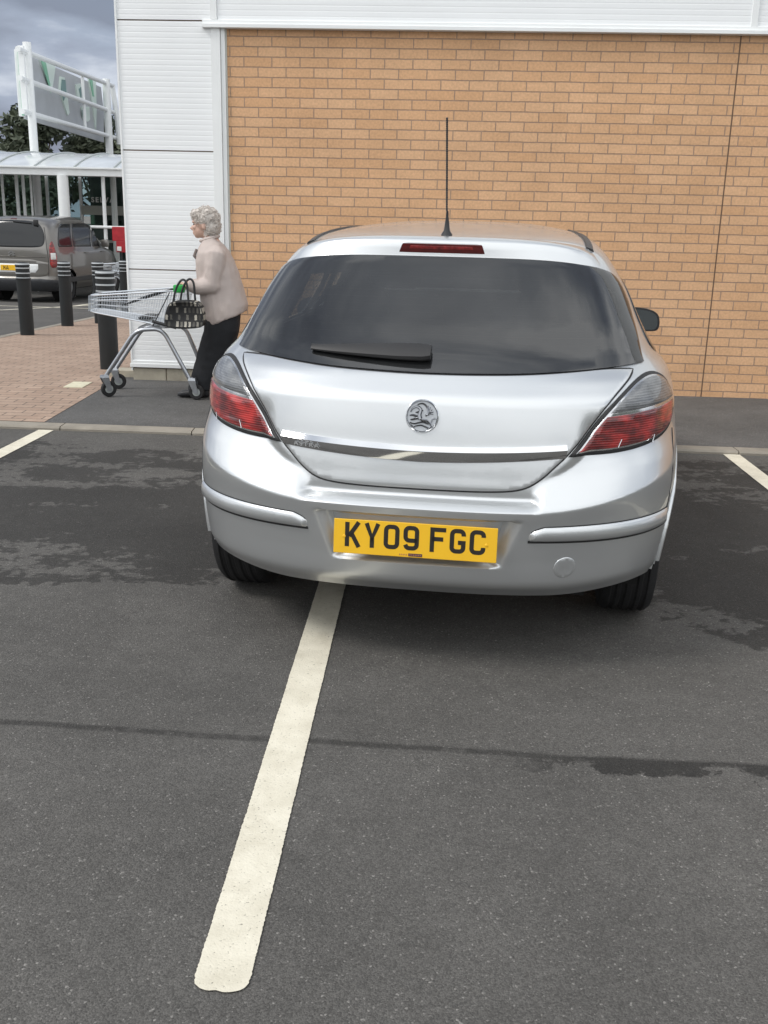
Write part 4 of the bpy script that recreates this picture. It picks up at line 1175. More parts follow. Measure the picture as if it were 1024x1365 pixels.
# sink back to the bumper
mb.box(-.22, .22, -.045, .045, -.022, -.0002, 0, M=MP)
pl = mb.build('number_plate', M['plate'], hb, smooth=False)
CHW, CHH, ST = .050, .079, .0138
def ribbon(pts, wd, closed=False):
    """flat stroke of even width with mitred joints"""
    n_ = len(pts); Lf, Rt = [], []
    for i in range(n_):
        a = Vector(pts[i - 1]) if (i > 0 or closed) else None; b = Vector(pts[i]); c = Vector(pts[(i + 1) % n_]) if (i < n_ - 1 or closed) else None
        e1 = (b - a).normalized() if a is not None else None; e2 = (c - b).normalized() if c is not None else None
        if e1 is None: e1 = e2
        if e2 is None: e2 = e1
        n1 = Vector((-e1.y, e1.x)); n2 = Vector((-e2.y, e2.x)); m_ = (n1 + n2).normalized(); k = wd / 2 / max(.5, m_.dot(n1))
        Lf.append(b + m_ * k); Rt.append(b - m_ * k)
    return Lf, Rt
def stroke_char(mbx, pts, x0, y0, h=.0066, closed=False, wd=ST, dep=.0012, Mx=MP, sc_=1.0):
    pts = [(x0 + p[0] * sc_, y0 + p[1] * sc_) for p in pts]; Lf, Rt = ribbon(pts, wd * sc_, closed); n_ = len(pts)
    V_ = [Mx @ Vector((p.x, p.y, h)) for p in Lf + Rt] + [Mx @ Vector((p.x, p.y, h - dep)) for p in Lf + Rt]
    F_ = []
    for i in range(n_ if closed else n_ - 1):
        j = (i + 1) % n_; F_ += [(i, n_ + i, n_ + j, j), (2 * n_ + i, i, j, 2 * n_ + j), (n_ + i, 3 * n_ + i, 3 * n_ + j, n_ + j)]
    if not closed: F_ += [(0, 2 * n_, 3 * n_, n_), (n_ - 1, 2 * n_ - 1, 4 * n_ - 1, 3 * n_ - 1)]
    mbx.add(V_, F_)
def rc_pts(x0, y0, x1, y1, r_, start, seq):
    """points round a rounded rectangle: seq of corners bl, br, tr, tl"""
    cs_ = {'bl': (x0 + r_, y0 + r_, 180, 270), 'br': (x1 - r_, y0 + r_, 270, 360), 'tr': (x1 - r_, y1 - r_, 0, 90), 'tl': (x0 + r_, y1 - r_, 90, 180)}
    o = []
    for c in seq:
        rev = c.startswith('-'); cx_, cy_, a0, a1 = cs_[c.strip('-')]
        if rev: a0, a1 = a1, a0
        for i in range(5):
            a = R(a0 + (a1 - a0) * i / 4); o.append((cx_ + r_ * math.cos(a), cy_ + r_ * math.sin(a)))
    return o
w2, h2, s2 = CHW, CHH, ST / 2
def glyph(ch):
    A, B, X0, Y0_ = w2 - s2, h2 - s2, s2, s2
    if ch == 'K': return [([(X0, 0), (X0, h2)], 0), ([(w2 - s2 * .9, h2 + .001), (X0 + .006, h2 * .42)], 0), ([(X0 + .014, h2 * .55), (w2 - s2 * .7, -.001)], 0)]
    if ch == 'Y': return [([(w2 / 2, 0), (w2 / 2, h2 * .42)], 0), ([(s2 * .9, h2), (w2 / 2, h2 * .40), (w2 - s2 * .9, h2)], 0)]
    if ch == '0': return [(rc_pts(X0, Y0_, A, B, .012, 0, ['bl', 'br', 'tr', 'tl']), 1)]
    if ch == '9': return [([(X0, Y0_ + .011)] + rc_pts(X0, Y0_, A, B, .012, 0, ['bl', 'br', 'tr', 'tl'])[2:] + rc_pts(X0, h2 * .40, A, B, .012, 0, ['bl']) + [(A, h2 * .40)], 0)]
    if ch == 'F': return [([(X0, 0), (X0, B), (w2, B)], 0), ([(X0, h2 * .53), (w2 * .84, h2 * .53)], 0)]
    if ch == 'G': return [([(A, B - .016)] + rc_pts(X0, Y0_, A, B, .012, 0, ['tr', 'tl', 'bl', 'br']) + [(A, h2 * .44), (w2 * .52, h2 * .44)], 0)]
    if ch == 'C': return [([(A, B - .016)] + rc_pts(X0, Y0_, A, B, .012, 0, ['tr', 'tl', 'bl', 'br']) + [(A, Y0_ + .017)], 0)]
    if ch == 'M': return [([(X0, 0), (X0, h2 - .004), (w2 / 2, h2 * .4), (A, h2 - .004), (A, 0)], 0)]
    if ch == 'A': return [([(0, 0), (w2 / 2, h2), (w2, 0)], 0), ([(w2 * .22, h2 * .28), (w2 * .78, h2 * .28)], 0)]
    if ch == 'V': return [([(0, h2), (w2 / 2, 0), (w2, h2)], 0)]
mb = MB(); x = -.26 + .0365
for ch in 'KY09 FGC':
    if ch == ' ': x += .022; continue
    for pts_, cl in glyph(ch): stroke_char(mb, pts_, x, -.0325, closed=bool(cl))
    x += CHW + .0125
mb.build('registration_characters', M['ink'], pl, smooth=False)
mb = MB(); mb.box(-.018, .026, -.0515, -.0425, .0062, .0070, M=MP); mb.build('dealer_panel', mat('dealer_purple', (.05, .02, .06), .5), pl, smooth=False)
mb = MB()
for i in range(7): mb.box(-.014 + .0055 * i, -.0105 + .0055 * i, -.0485, -.0455, .0070, .0074, M=MP)
for i in range(5): mb.box(-.047 + .0055 * i, -.044 + .0055 * i, -.0500 + .001 * (i % 2), -.0450, .0062, .0066, M=MP)
mb.build('dealer_lettering', mat('dealer_orange', (.45, .20, .08), .5), pl, smooth=False)
mb = MB()
for s in (-1, 1):
    mb = MB(); mb.lathe([(0, .0085), (.004, .008), (.0055, .0062)], 14, MP @ Matrix.Translation((s * .226, 0, 0))); mb.build('plate_screw', M['plate'], pl)

# rubbing strips on the bumper corners
def bstrip(s):
    q0, q1 = .376, .985
    def of(k): return lambda q_: k * sstep(0, .018, abs(q_) - q0 + .002) * (1 - .8 * sstep(.95, .985, abs(q_))) + .001
    top = lambda q_: .509 + .004 * math.sin((abs(q_) - .38) / .6 * 3.1) - .028 * (1 - min(1, max(0, (abs(q_) - q0) / .045)) ** .45)
    bot = lambda q_: .4645 - .004 * ((abs(q_) - .38) / .6) 
    rows = [(lambda q_: top(q_) + .002, .0), (lambda q_: top(q_) - .001, of(.005)), (lambda q_: top(q_) - .005, of(.0085)), (lambda q_: (top(q_) + bot(q_)) / 2, of(.0115)), (lambda q_: bot(q_) + .009, of(.0115)), (lambda q_: bot(q_) + .004, of(.007)), (lambda q_: bot(q_) + .001, of(.003)), (lambda q_: bot(q_), .0)]
    o = strip('bumper_strip', S, s * q0, s * q1, rows, M['silver'], hb, 200, sharp=65)
    strip('strip_shadow_gap', S, s * (q0 - .002), s * q1, [(lambda q_: bot(q_) + .003, .002), (lambda q_: bot(q_) - .006, .0022), (lambda q_: bot(q_) - .0065, -.002)], M['rubber'], o, 50)
    strip('strip_shadow_gap', S, s * (q0 + .004), s * q1, [(lambda q_: top(q_) + .0045, .0015), (lambda q_: top(q_), .0018), (lambda q_: top(q_) - .001, -.002)], M['rubber'], o, 50)
for s in (1, -1): bstrip(s)
for wy, wz in WH:
    for s in (-1, 1):
        pts = []
        for k in range(33):
            a = R(-14 + 208 * k / 32); y_, z_ = wy + .362 * math.cos(a), wz + .362 * math.sin(a)
            if z_ < .30: continue
            W_, n__, Yc, Y0_ = S.W(z_), S.N(z_), S.Yc(z_), S.Y0(z_)
            x_ = W_ if y_ >= Yc else W_ * (1 - min(1, ((Yc - y_) / (Yc - Y0_))) ** n__) ** (1 / n__)
            if y_ > S.Yf(z_): x_ = W_ * (1 - ((y_ - S.Yf(z_)) / (S.Y1(z_) - S.Yf(z_))) ** 2.6) ** (1 / 2.6)
            pts.append((s * (x_ - .004), y_, z_))
        mb = MB(); mb.tube(pts, .011, 8); mb.build('wheel_arch_lip', M['silver'], hb)
# bumper to wing joint
for s in (-1, 1):
    mb = MB(); mb.tube([S.PN(s * q_, z_, .0005)[0] for q_, z_ in ((.985, .512), (.995, .56), (1.005, .64), (1.01, .70), (1.01, .76))], .0016, 5); mb.build('panel_seam', M['rubber'], hb)
# towing eye cap
cq, cz = .505, .372
cap = [(cq + .036 * math.cos(a), cz + .036 * math.sin(a)) for a in [2 * math.pi * i / 36 for i in range(36)]]
patch('towing_eye_cap', S, cap, .0018, M['silver'], hb, thick=.004, step=.01, edge=.002, drop=.0018, offf=lambda a, b: -.0025 * (1 - sstep(.008, .016, math.hypot(a - cq, b - cz + .012))))

# roof details
def ztop(x_, y_):
    lo, hi = .9, 1.43
    for _ in range(30):
        mz = (lo + hi) / 2; W_ = S.W(mz); n__ = S.N(mz); Yc = S.Yc(mz); Y0_ = S.Y0(mz)
        ins = abs(x_) < W_ and ((y_ >= Yc) or ((Yc - y_) / (Yc - Y0_) <= (max(0, 1 - (abs(x_) / W_) ** n__)) ** (1 / n__)))
        if y_ > S.Yf(mz):
            ins = ins and y_ < S.Y1(mz)
        if ins: lo = mz
        else: hi = mz
    return lo
for s in (-1, 1):
    mb = MB(); V = []; pp = [(.515 - .03 * sstep(.7, 2.2, y_), y_) for y_ in [.80 + .08 * i for i in range(20)]]
    for x_, y_ in pp:
        for dx_, dz_ in ((-.014, .003), (-.011, .007), (.011, .007), (.014, .003), (.014, -.01), (-.014, -.01)):
            V.append((s * (x_ + dx_), y_, ztop(x_, y_) + dz_ - dx_ * .35))
    mb.add(V, [(i * 6 + j, i * 6 + (j + 1) % 6, i * 6 + 6 + (j + 1) % 6, i * 6 + 6 + j) for i in range(len(pp) - 1) for j in range(6)] + [(0, 1, 2, 3, 4, 5)])
    mb.build('roof_trim', M['black'], hb)
az = ztop(0, .74)
mb = MB(); mb.tube([(0, .74, az - .004), (0, .74, az + .004), (0, .738, az + .018), (0, .732, az + .06), (0, .728, az + .085)], [.021, .020, .011, .0055, .004], 16)
an = mb.build('aerial', M['black'], hb)
mb = MB(); pts = [(-.002, .728 - .13 * i / 100, az + .085 + .30 * i / 100) for i in range(101)]
mb.tube(pts, [.0042 if i % 2 else .0030 for i in range(101)], 8); mb.build('aerial_rod', M['black'], an)
# door mirrors, handles, side glass
for s in (-1, 1):
    cx_, cy_, cz_ = s * .935, 2.74, .925
    prof = chaikin([(-.085, -.055), (.055, -.058), (.082, -.045), (.085, .0), (.070, .045), (.0, .068), (-.085, .070)], 2)
    mb = MB(); n_ = len(prof); V = []
    for yy, k_ in ((0, .92), (.0, 1), (.03, 1.02), (.08, .90), (.12, .62), (.135, .25)):
        for a, b in prof: V.append((cx_ + s * a * k_, cy_ + yy, cz_ + b * k_))
    F = [(k * n_ + i, k * n_ + (i + 1) % n_, (k + 1) * n_ + (i + 1) % n_, (k + 1) * n_ + i) for k in range(5) for i in range(n_)] + [tuple(range(n_)), tuple(5 * n_ + i for i in range(n_))[::-1]]
    mb.add(V, F); mi = mb.build('door_mirror', M['black'], hb)
    mb = MB(); mb.add([(cx_ + s * a * .86, cy_ - .003, cz_ + b * .86) for a, b in prof] + [(cx_ + s * a * .86, cy_ + .003, cz_ + b * .86) for a, b in prof], [tuple(range(n_)), tuple(n_ + i for i in range(n_))[::-1]] + [(i, (i + 1) % n_, n_ + (i + 1) % n_, n_ + i) for i in range(n_)])
    mb.build('mirror_glass', mat('mirror', (.30, .34, .36), .03, metal=1), mi, smooth=False)
    mb = MB(); mb.tube([(s * .80, 2.80, .885), (s * .86, 2.78, .89)], .02, 8); mb.build('mirror_arm', M['black'], mi)
    for yy in (1.62, 2.55):
        mb = MB(); xh = S.W(.80); mb.tube(bend([(s * (xh - .01), yy, .805), (s * (xh + .028), yy + .01, .81), (s * (xh + .030), yy + .14, .81), (s * (xh - .01), yy + .16, .81)], .015, 3), .010, 8); mb.build('door_handle', M['silver'], hb)
    # side glazing as one dark band with a painted pillar between
    Q_ = S.Q
    for a0, a1 in ((1.62 - Q_ * 0, 2.30), (2.38, 3.25)):
        pass
    for y0_, y1_, nm in ((1.30, 1.92, 'side_window'), (1.96, 2.62, 'side_window')):
        V = []; F = []; nn_ = 12; mm = 8
        for j in range(mm + 1):
            z_ = .955 + (1.30 - .955) * j / mm
            for i in range(nn_ + 1):
                y_ = y0_ + (y1_ - y0_) * i / nn_ - (0.25 * (z_ - .955) / .345 if nm == 'side_window' and y1_ > 2 and i == nn_ else 0)
                V.append((s * (S.W(z_) + .004), y_, z_))
        F = [(j * (nn_ + 1) + i, j * (nn_ + 1) + i + 1, (j + 1) * (nn_ + 1) + i + 1, (j + 1) * (nn_ + 1) + i) for j in range(mm) for i in range(nn_)]
        mesh_obj(nm, V, F, M['side_glass'], hb)
    q0 = 1.02
    patch('quarter_window', S, chaikin(([(1.06, .99), (1.42, .985), (1.62, .98), (1.60, 1.24), (1.30, 1.24), (1.12, 1.16)] if s > 0 else mirror([(1.06, .99), (1.42, .985), (1.62, .98), (1.60, 1.24), (1.30, 1.24), (1.12, 1.16)])), 2), .004, M['frit'], hb, thick=.003)
# windscreen, headlights, grille: the far end of the car
V = []; mm, nn_ = 10, 24
for j in range(mm + 1):
    z_ = 1.0 + .36 * j / mm
    for i in range(nn_ + 1):
        t_ = .25 + .75 * abs(2 * i / nn_ - 1) * -1 + .75 if False else 1 - abs(2 * i / nn_ - 1) * .62
        p = S.F(t_, z_); sgn_ = -1 if i < nn_ / 2 else 1; V.append((p[0] * sgn_, p[1] + .006, p[2] + .004))
F = [(j * (nn_ + 1) + i, (j + 1) * (nn_ + 1) + i, (j + 1) * (nn_ + 1) + i + 1, j * (nn_ + 1) + i + 1) for j in range(mm) for i in range(nn_)]
mesh_obj('windscreen', V, F, M['side_glass'], hb)
for s in (-1, 1):
    V = []
    for j in range(7):
        z_ = .62 + .14 * j / 6
        for i in range(11):
            p = S.F(.25 + .42 * i / 10, z_); V.append((s * p[0], p[1] + .006, p[2]))
    mesh_obj('headlight', V, [(j * 11 + i, j * 11 + i + 1, (j + 1) * 11 + i + 1, (j + 1) * 11 + i) for j in range(6) for i in range(10)], clr_lens, hb)
# cabin: shelf, rear bench, front seats, all dark cloth
mb = MB(); mb.box(-.56, .56, .52, .98, .93, .945, .01); mb.build('parcel_shelf', M['seat'], hb)
mb = MB(); mb.box(-.60, .60, 1.0, 1.14, .55, 1.02, .04); mb.box(-.60, .60, 1.1, 1.6, .5, .64, .04)
for hx in (-.38, .38): mb.box(hx - .13, hx + .13, 1.0, 1.09, 1.03, 1.17, .035)
mb.build('rear_seat', M['seat'], hb)
for hx in (-.36, .36):
    mb = MB(); mb.box(hx - .24, hx + .24, 2.0, 2.14, .55, 1.08, .05); mb.box(hx - .13, hx + .13, 2.02, 2.12, 1.10, 1.29, .04); mb.box(hx - .24, hx + .24, 2.1, 2.6, .45, .62, .05)
    mb.build('front_seat', M['seat'], hb)

# ================================================================== TAUPE PEOPLE CARRIER
MPV = dict(
 W=[(.2, .80), (.4, .885), (.8, .905), (1.0, .90), (1.1, .88), (1.3, .845), (1.5, .795), (1.63, .74), (1.70, .68), (1.745, .58), (1.775, .42), (1.787, .25), (1.79, .1)],
 Y0=[(.2, .10), (.35, .02), (.46, 0), (.50, .01), (.53, .045), (1.10, .065), (1.2, .09), (1.6, .20), (1.7, .27), (1.75, .38), (1.775, .7), (1.79, 1.3)],
 Yc=[(.2, .55), (1.1, .55), (1.6, .9), (1.79, 1.6)], Yf=[(.2, 3.4), (.95, 3.2), (1.1, 2.7), (1.6, 2.2), (1.79, 1.9)],
 Y1=[(.2, 4.25), (.5, 4.38), (.8, 4.3), (.95, 4.1), (1.08, 3.6), (1.2, 3.35), (1.5, 2.8), (1.7, 2.4), (1.79, 2.1)],
 N=[(.2, 3.4), (.6, 4.2), (1.1, 4.4), (1.6, 4.0), (1.79, 2.6)])
T = Shell(**MPV)
mp_ = empty('people_carrier', (-7.98, 21.75, gz(21.75) - .03), R(-6.0))
tag(mp_, 'taupe people carrier with dark rear window parked beyond the bollards on the left', 'car')
zz = [.24 + .025 * i for i in range(58)]; zz = [z_ for z_ in zz if z_ < 1.69] + [1.695 + .006 * i for i in range(16)]
zz = [z_ for z_ in zz if z_ < 1.789]
WM = [(.92, .32), (3.60, .32)]
body_shell('body', T, zz, M['taupe'], mp_, WM, side_n=50, rear_n=30, front_n=16, arch=.36)
mb = MB(); mb.box(-.76, .76, .3, 4.1, .22, .4)
for wy, wz in WM:
    for s in (-1, 1): mb.lathe([(0, 0), (.355, 0), (.355, .28)], 24, Matrix.Translation((s * .58, wy, wz)) @ Matrix.Rotation(R(90) * s, 4, 'Y'))
mb.build('underbody', M['under'], mp_)
for wy, wz in WM:
    for s in (-1, 1): make_wheel(mp_, s * .765, wy, r=.32, side=s, spokes=8)
def sym(h): return h + [(-a, b) for a, b in h[::-1]]
patch('rear_window', T, chaikin(sym([(.1, 1.135), (.62, 1.14), (.73, 1.20), (.77, 1.40), (.70, 1.63), (.55, 1.675), (.1, 1.685)]), 2), .006, M['frit'], mp_, thick=.004, step=.04)
patch('tailgate_seam', T, chaikin(sym([(.1, .53), (.70, .53), (.79, .62), (.80, .9)]), 1) , .001, M['taupe'], mp_, thick=.002, step=.05)
patch('rear_bumper', T, chaikin([(-1.25, .50), (1.25, .50), (1.25, .27), (.9, .235), (-.9, .235), (-1.25, .27)], 1), .014, mat('dark_bumper', (.03, .032, .036), .5, var=.1), mp_, thick=.02, step=.05, edge=.012, drop=.008)
patch('plate_surround', T, sym([(.1, .625), (.50, .625), (.56, .70), (.56, .80), (.1, .80)]), .006, M['trim'], mp_, thick=.008, step=.05)
p2, _n = T.PN(0, .715, .012)
MP2 = Matrix(((1, 0, 0, p2[0]), (0, 0, -1, p2[1]), (0, 1, 0, p2[2]), (0, 0, 0, 1)))
mb = MB(); mb.box(-.26, .26, -.0555, .0555, -.01, .006, M=MP2); mpl = mb.build('number_plate', M['plate'], mp_, smooth=False)
mb = MB()
for ch, x_ in (('M', -.20), ('A', -.135), ('V', .165)):
    for pts_, cl in glyph(ch): stroke_char(mb, pts_, x_, -.04, h=.0075, closed=bool(cl), Mx=MP2)
mb.build('registration_characters', M['ink'], mpl, smooth=False)
p3, _n = T.PN(0, 1.03, .012)
MP3 = Matrix(((1, 0, 0, p3[0]), (0, 0, -1, p3[1]), (0, 1, 0, p3[2]), (0, 0, 0, 1)))
mb = MB()
for dz in (0, -.045): stroke_char(mb, [(-.065, -.02 + dz), (0, .028 + dz), (.065, -.02 + dz)], 0, 0, h=.006, wd=.024, dep=.008, Mx=MP3)
mb.build('chevron_emblem', M['chrome'], mp_, smooth=False)
strip('tailgate_crease', T, -.72, .72, [(lambda q_: .955, .001), (lambda q_: .950, .010), (lambda q_: .94, .003)], M['taupe'], mp_, 20)
patch('brake_light', T, sym([(.05, 1.70), (.16, 1.70), (.16, 1.722), (.05, 1.722)]), .006, drk, mp_, thick=.004, step=.04)
for s in (-1, 1):
    fx = (lambda p: p) if s > 0 else mirror
    g_ = patch('tail_light', T, chaikin(fx([(.80, .73), (.96, .73), (.985, .95), (.965, 1.15), (.90, 1.29), (.84, 1.20), (.81, 1.05)]), 1), .012, red_lens, mp_, thick=.02, step=.04)
    patch('clear_lens', T, fx([(.825, .90), (.945, .90), (.945, 1.03), (.83, 1.03)]), .016, M['white'], g_, thick=.004, step=.04)
    mb = MB(); pp = [T.PN(s * .775, .55 + .10 * i, .003)[0] for i in range(11)]; mb.tube(pp, .006, 5); mb.build('tailgate_gap', M['rubber'], mp_)
    for poly in ([(1.12, 1.20), (1.16, 1.15), (1.86, 1.14), (1.72, 1.62), (1.22, 1.62), (1.14, 1.55)], [(1.93, 1.14), (2.90, 1.12), (2.88, 1.56), (2.6, 1.63), (1.80, 1.63)], [(2.97, 1.12), (3.42, 1.11), (3.25, 1.34), (2.96, 1.54)]):
        patch('side_window', T, fx(poly), .006, M['frit'], mp_, thick=.004, step=.05)
    mb = MB(); mb.box(s * .90, s * 1.06, 2.75, 2.88, 1.10, 1.27, .03); mb.build('door_mirror', M['taupe'], mp_)
    strip('side_moulding', T, s * 1.5, s * 3.3, [(lambda q_: .50, .0), (lambda q_: .49, .015), (lambda q_: .40, .015), (lambda q_: .39, .0)], mat('moulding', (.05, .05, .05), .5), mp_, 20)
    for y_ in (1.75, 2.7):
        mb = MB(); mb.tube([(s * .905, y_, 1.0), (s * .925, y_ + .02, 1.0), (s * .925, y_ + .14, 1.0), (s * .905, y_ + .16, 1.0)], .014, 6); mb.build('door_handle', M['taupe'], mp_)
mb = MB(); mb.tube([T.PN(.52 - .5 * i / 8, 1.62 + .03 * i / 8, .02)[0] for i in range(9)], .012, 6); mb.box(.46, .56, .19, .24, 1.58, 1.70, .01); mb.build('rear_wiper', M['rubber'], mp_)

# ================================================================== BOLLARDS
def bollard():
    e = empty('bollard')
    mb = MB(); r_ = .088; h_ = .925
    prof = [(r_ * 1.0, 0), (r_, h_ - .22), (r_ + .006, h_ - .215), (r_ + .006, h_ - .20), (r_ - .002, h_ - .195), (r_ - .002, h_ - .05), (r_ + .004, h_ - .045), (r_ + .004, h_ - .035), (r_ * .93, h_ - .016), (r_ * .6, h_ - .004), (0, h_)]
    mb.lathe(prof, 32); mb.build('post', M['bollard'], e)
    for z_ in (h_ - .195, h_ - .135, h_ - .072):
        mb = MB(); mb.lathe([(r_ + .0, z_ - .008), (r_ + .0025, z_ - .007), (r_ + .0025, z_ + .007), (r_ + .0, z_ + .008)], 32); mb.build('reflective_band', M['band'], e)
    mb = MB(); mb.lathe([(r_ * 1.02, h_ - .030), (r_ * .94, h_ - .012), (r_ * .93, h_ - .0145)], 32); mb.build('cap_rim', M['band'], e)
    return e
M['bollard'] = mat('bollard_black', (.008, .010, .011), .6, var=.15, vscale=6)
M['band'] = mat('silver_band', (.42, .45, .47), .4)
b0 = bollard()
BL = [((-4.72, 13.25), 'leftmost black bollard, standing in front of the number plate of the taupe people carrier'),
      ((-4.74, 15.0), 'second black bollard from the left, beside the people carrier tail light'),
      ((-2.66, 9.62), 'nearest and largest black bollard, standing behind the front of the shopping trolley'),
      ((-4.44, 15.68), 'black bollard whose banded top shows just above and behind the largest bollard'),
      ((-4.83, 18.75), 'black bollard nearest the white corner of the store, behind the trolley basket')]
for i, ((x_, y_), lb) in enumerate(BL):
    o = b0 if i == 0 else copy_tree(b0)
    o.location = (x_, y_, gz(y_)); o.rotation_euler.z = i * .7
    tag(o, lb, 'bollard', 'black bollards along the paving edge')

# ================================================================== SHOPPING TROLLEY
tr = empty('shopping_trolley', (-1.95, 8.06, .03))
tag(tr, 'wire shopping trolley with green handle pushed along by the woman in the beige jacket', 'trolley')
TO = tr.location
def tl_(px, py, Y): return at(px, py, Y) - TO
NY, FY = 7.86, 8.28
NB, FB = 7.84, 8.30                                 # basket sides at the back
NFr, FFr = 7.90, 8.20                              # basket sides at the nose
mb = MB()
near = bend([tl_(140, 503, NY + .03), tl_(181, 440, NY), tl_(216, 438, NY), tl_(257, 513, NY - .01)], .075, 7)
mb.tube(near, .0165, 12)
far = bend([tl_(153, 494, FY), tl_(191, 436, FY), tl_(246, 434, FY), tl_(270, 490, FY)], .075, 7)
mb.tube(far, .0165, 12)
for px, py in ((186, 437), (214, 437)):
    a = tl_(px, py, NY); b = Vector((a.x, FY - TO.y, a.z)); mb.tube([a, b], .012, 8)
mb.build('leg_frame', M['steel'], tr)
ZT, ZBt = .80, .0
NT = [tl_(119, 394, NFr), tl_(243, 387, NB)]; FT = [Vector((NT[0].x, FFr - TO.y, NT[0].z)), Vector((NT[1].x, FB - TO.y, NT[1].z))]
NBm = [tl_(119, 415, NFr), tl_(232, 437, NB)]; FBm = [Vector((NBm[0].x, FFr - TO.y, NBm[0].z)), Vector((NBm[1].x, FB - TO.y, NBm[1].z))]
def lerp(a, b, t_): return a * (1 - t_) + b * t_
mb = MB()
nosex = NT[0].x
def rim(N_, F_, r_):
    mb.tube(bend([N_[1], N_[0], F_[0], F_[1]], .07, 6), r_, 8)
rim(NT, FT, .0065); rim(NBm, FBm, .0055)
rim([lerp(NT[0], NBm[0], .30), lerp(NT[1], NBm[1], .22)], [lerp(FT[0], FBm[0], .30), lerp(FT[1], FBm[1], .22)], .004)
for k in (.52, .78): rim([lerp(NT[0], NBm[0], k), lerp(NT[1], NBm[1], k)], [lerp(FT[0], FBm[0], k), lerp(FT[1], FBm[1], k)], .0022)
n_ = 36
for i in range(1, n_ + 1):
    t_ = i / n_
    for A, B in ((NT, NBm), (FT, FBm)): mb.tube([lerp(A[0], A[1], t_), lerp(B[0], B[1], t_)], .0019, 4, caps=False)
    mb.tube([lerp(NBm[0], NBm[1], t_), lerp(FBm[0], FBm[1], t_)], .0019, 4, caps=False)
for i in range(1, 13):
    t_ = i / 13
    mb.tube([lerp(NT[0], FT[0], t_) - Vector((.012, 0, 0)), lerp(NBm[0], FBm[0], t_) - Vector((.012, 0, 0))], .0019, 4, caps=False)
    mb.tube([lerp(NT[1], FT[1], t_), lerp(NBm[1], FBm[1], t_)], .0019, 4, caps=False)
    mb.tube([lerp(NBm[0], FBm[0], t_), lerp(NBm[1], FBm[1], t_)], .0019, 4, caps=False)
mb.build('wire_basket', mat('basket_wire', (.66, .70, .74), .3, metal=.75), tr)
mb = MB()
mb.tube([tl_(240, 384, NB), Vector((tl_(240, 384, NB).x, FB - TO.y, tl_(240, 384, NB).z))], .016, 12)
hd = mb.build('handle', mat('trolley_green', (.02, .36, .06), .4), tr)
for yy in (NB, FB):
    mb = MB(); a = tl_(240, 384, NB); mb.box(a.x - .05, a.x + .035, yy - TO.y - .02, yy - TO.y + .02, a.z - .035, a.z + .025, .01)
    mb.build('handle_end', hd.data.materials[0], hd)
mb = MB()
a = tl_(236, 384, NB); b = tl_(160, 408, NFr + .02)
mb.tube([a, lerp(a, b, .5) + Vector((0, 0, .01)), b], [.007, .009, .005], 8)
mb.tube([Vector((a.x, FB - TO.y, a.z)), Vector((b.x, FFr - TO.y, b.z))], .007, 8)
mb.tube([tl_(203, 428, NB), tl_(235, 437, NB)], .012, 8)
mb.tube([tl_(204, 434, NB), tl_(226, 390, NB)], .004, 6)
mb.box(tl_(180, 425, NB).x, tl_(195, 425, NB).x, -.12, .2, tl_(180, 427, NB).z, tl_(180, 424, NB).z, .003)
mb.build('child_seat_frame', M['black'], tr)
def caster(px, py, Y, r_, yaw):
    c = tl_(px, py, Y); c.z = r_ - .0
    Mx = Matrix.Translation(c) @ Matrix.Rotation(yaw, 4, 'Z') @ Matrix.Rotation(R(90), 4, 'X')
    mb = MB(); mb.lathe([(r_ * .55, -.016), (r_ * .9, -.016), (r_, -.008), (r_, .008), (r_ * .9, .016), (r_ * .55, .016)], 32, Mx, close=True)
    w_ = mb.build('caster', M['tyre'], tr)
    mb = MB(); mb.lathe([(0, -.014), (r_ * .5, -.012), (r_ * .58, -.006), (r_ * .58, .006), (r_ * .5, .012), (0, .014)], 24, Mx); mb.build('hub', M['greyposts'], w_)
    mb = MB()
    Mf = Matrix.Translation(c) @ Matrix.Rotation(yaw, 4, 'Z')
    for sy in (-1, 1):
        mb.add([Mf @ Vector(v) for v in ((-.014, sy * .022, -.012), (.018, sy * .022, -.012), (.0, sy * .022, r_ + .03), (-.06, sy * .022, r_ + .03), (-.014, sy * .026, -.012), (.018, sy * .026, -.012), (.0, sy * .026, r_ + .03), (-.06, sy * .026, r_ + .03))], [(0, 1, 2, 3), (7, 6, 5, 4), (0, 4, 5, 1), (1, 5, 6, 2), (2, 6, 7, 3), (3, 7, 4, 0)])
    mb.bm_ = None
    mb.add([Mf @ Vector(v) for v in ((-.06, -.026, r_ + .03), (.0, -.026, r_ + .03), (.0, .026, r_ + .03), (-.06, .026, r_ + .03), (-.055, -.022, r_ + .05), (-.005, -.022, r_ + .05), (-.005, .022, r_ + .05), (-.055, .022, r_ + .05))], [(0, 3, 2, 1), (4, 5, 6, 7), (0, 1, 5, 4), (1, 2, 6, 5), (2, 3, 7, 6), (3, 0, 4, 7)])
    mb.build('fork', M['steel'], w_)
caster(145, 518, NY + .03, .062, R(35)); caster(158, 506, FY, .062, R(8)); caster(262, 524, NY - .01, .060, R(-4)); caster(275, 512, FY, .060, R(-4))

# green handled trolleys parked in a row by the shop entrance
far_l = ['far green handled trolley at the front of the parked row', 'far green handled trolley, second in the parked row', 'far green handled trolley, third in the parked row', 'far green handled trolley at the back of the parked row, by the white corner']
for i in range(4):
    o = copy_tree(tr); o.location = (-6.55 + .42 * i + .45, 22.6 + .05 * i, gz(22.6)); tag(o, far_l[i], 'trolley', 'trolleys parked by the entrance')

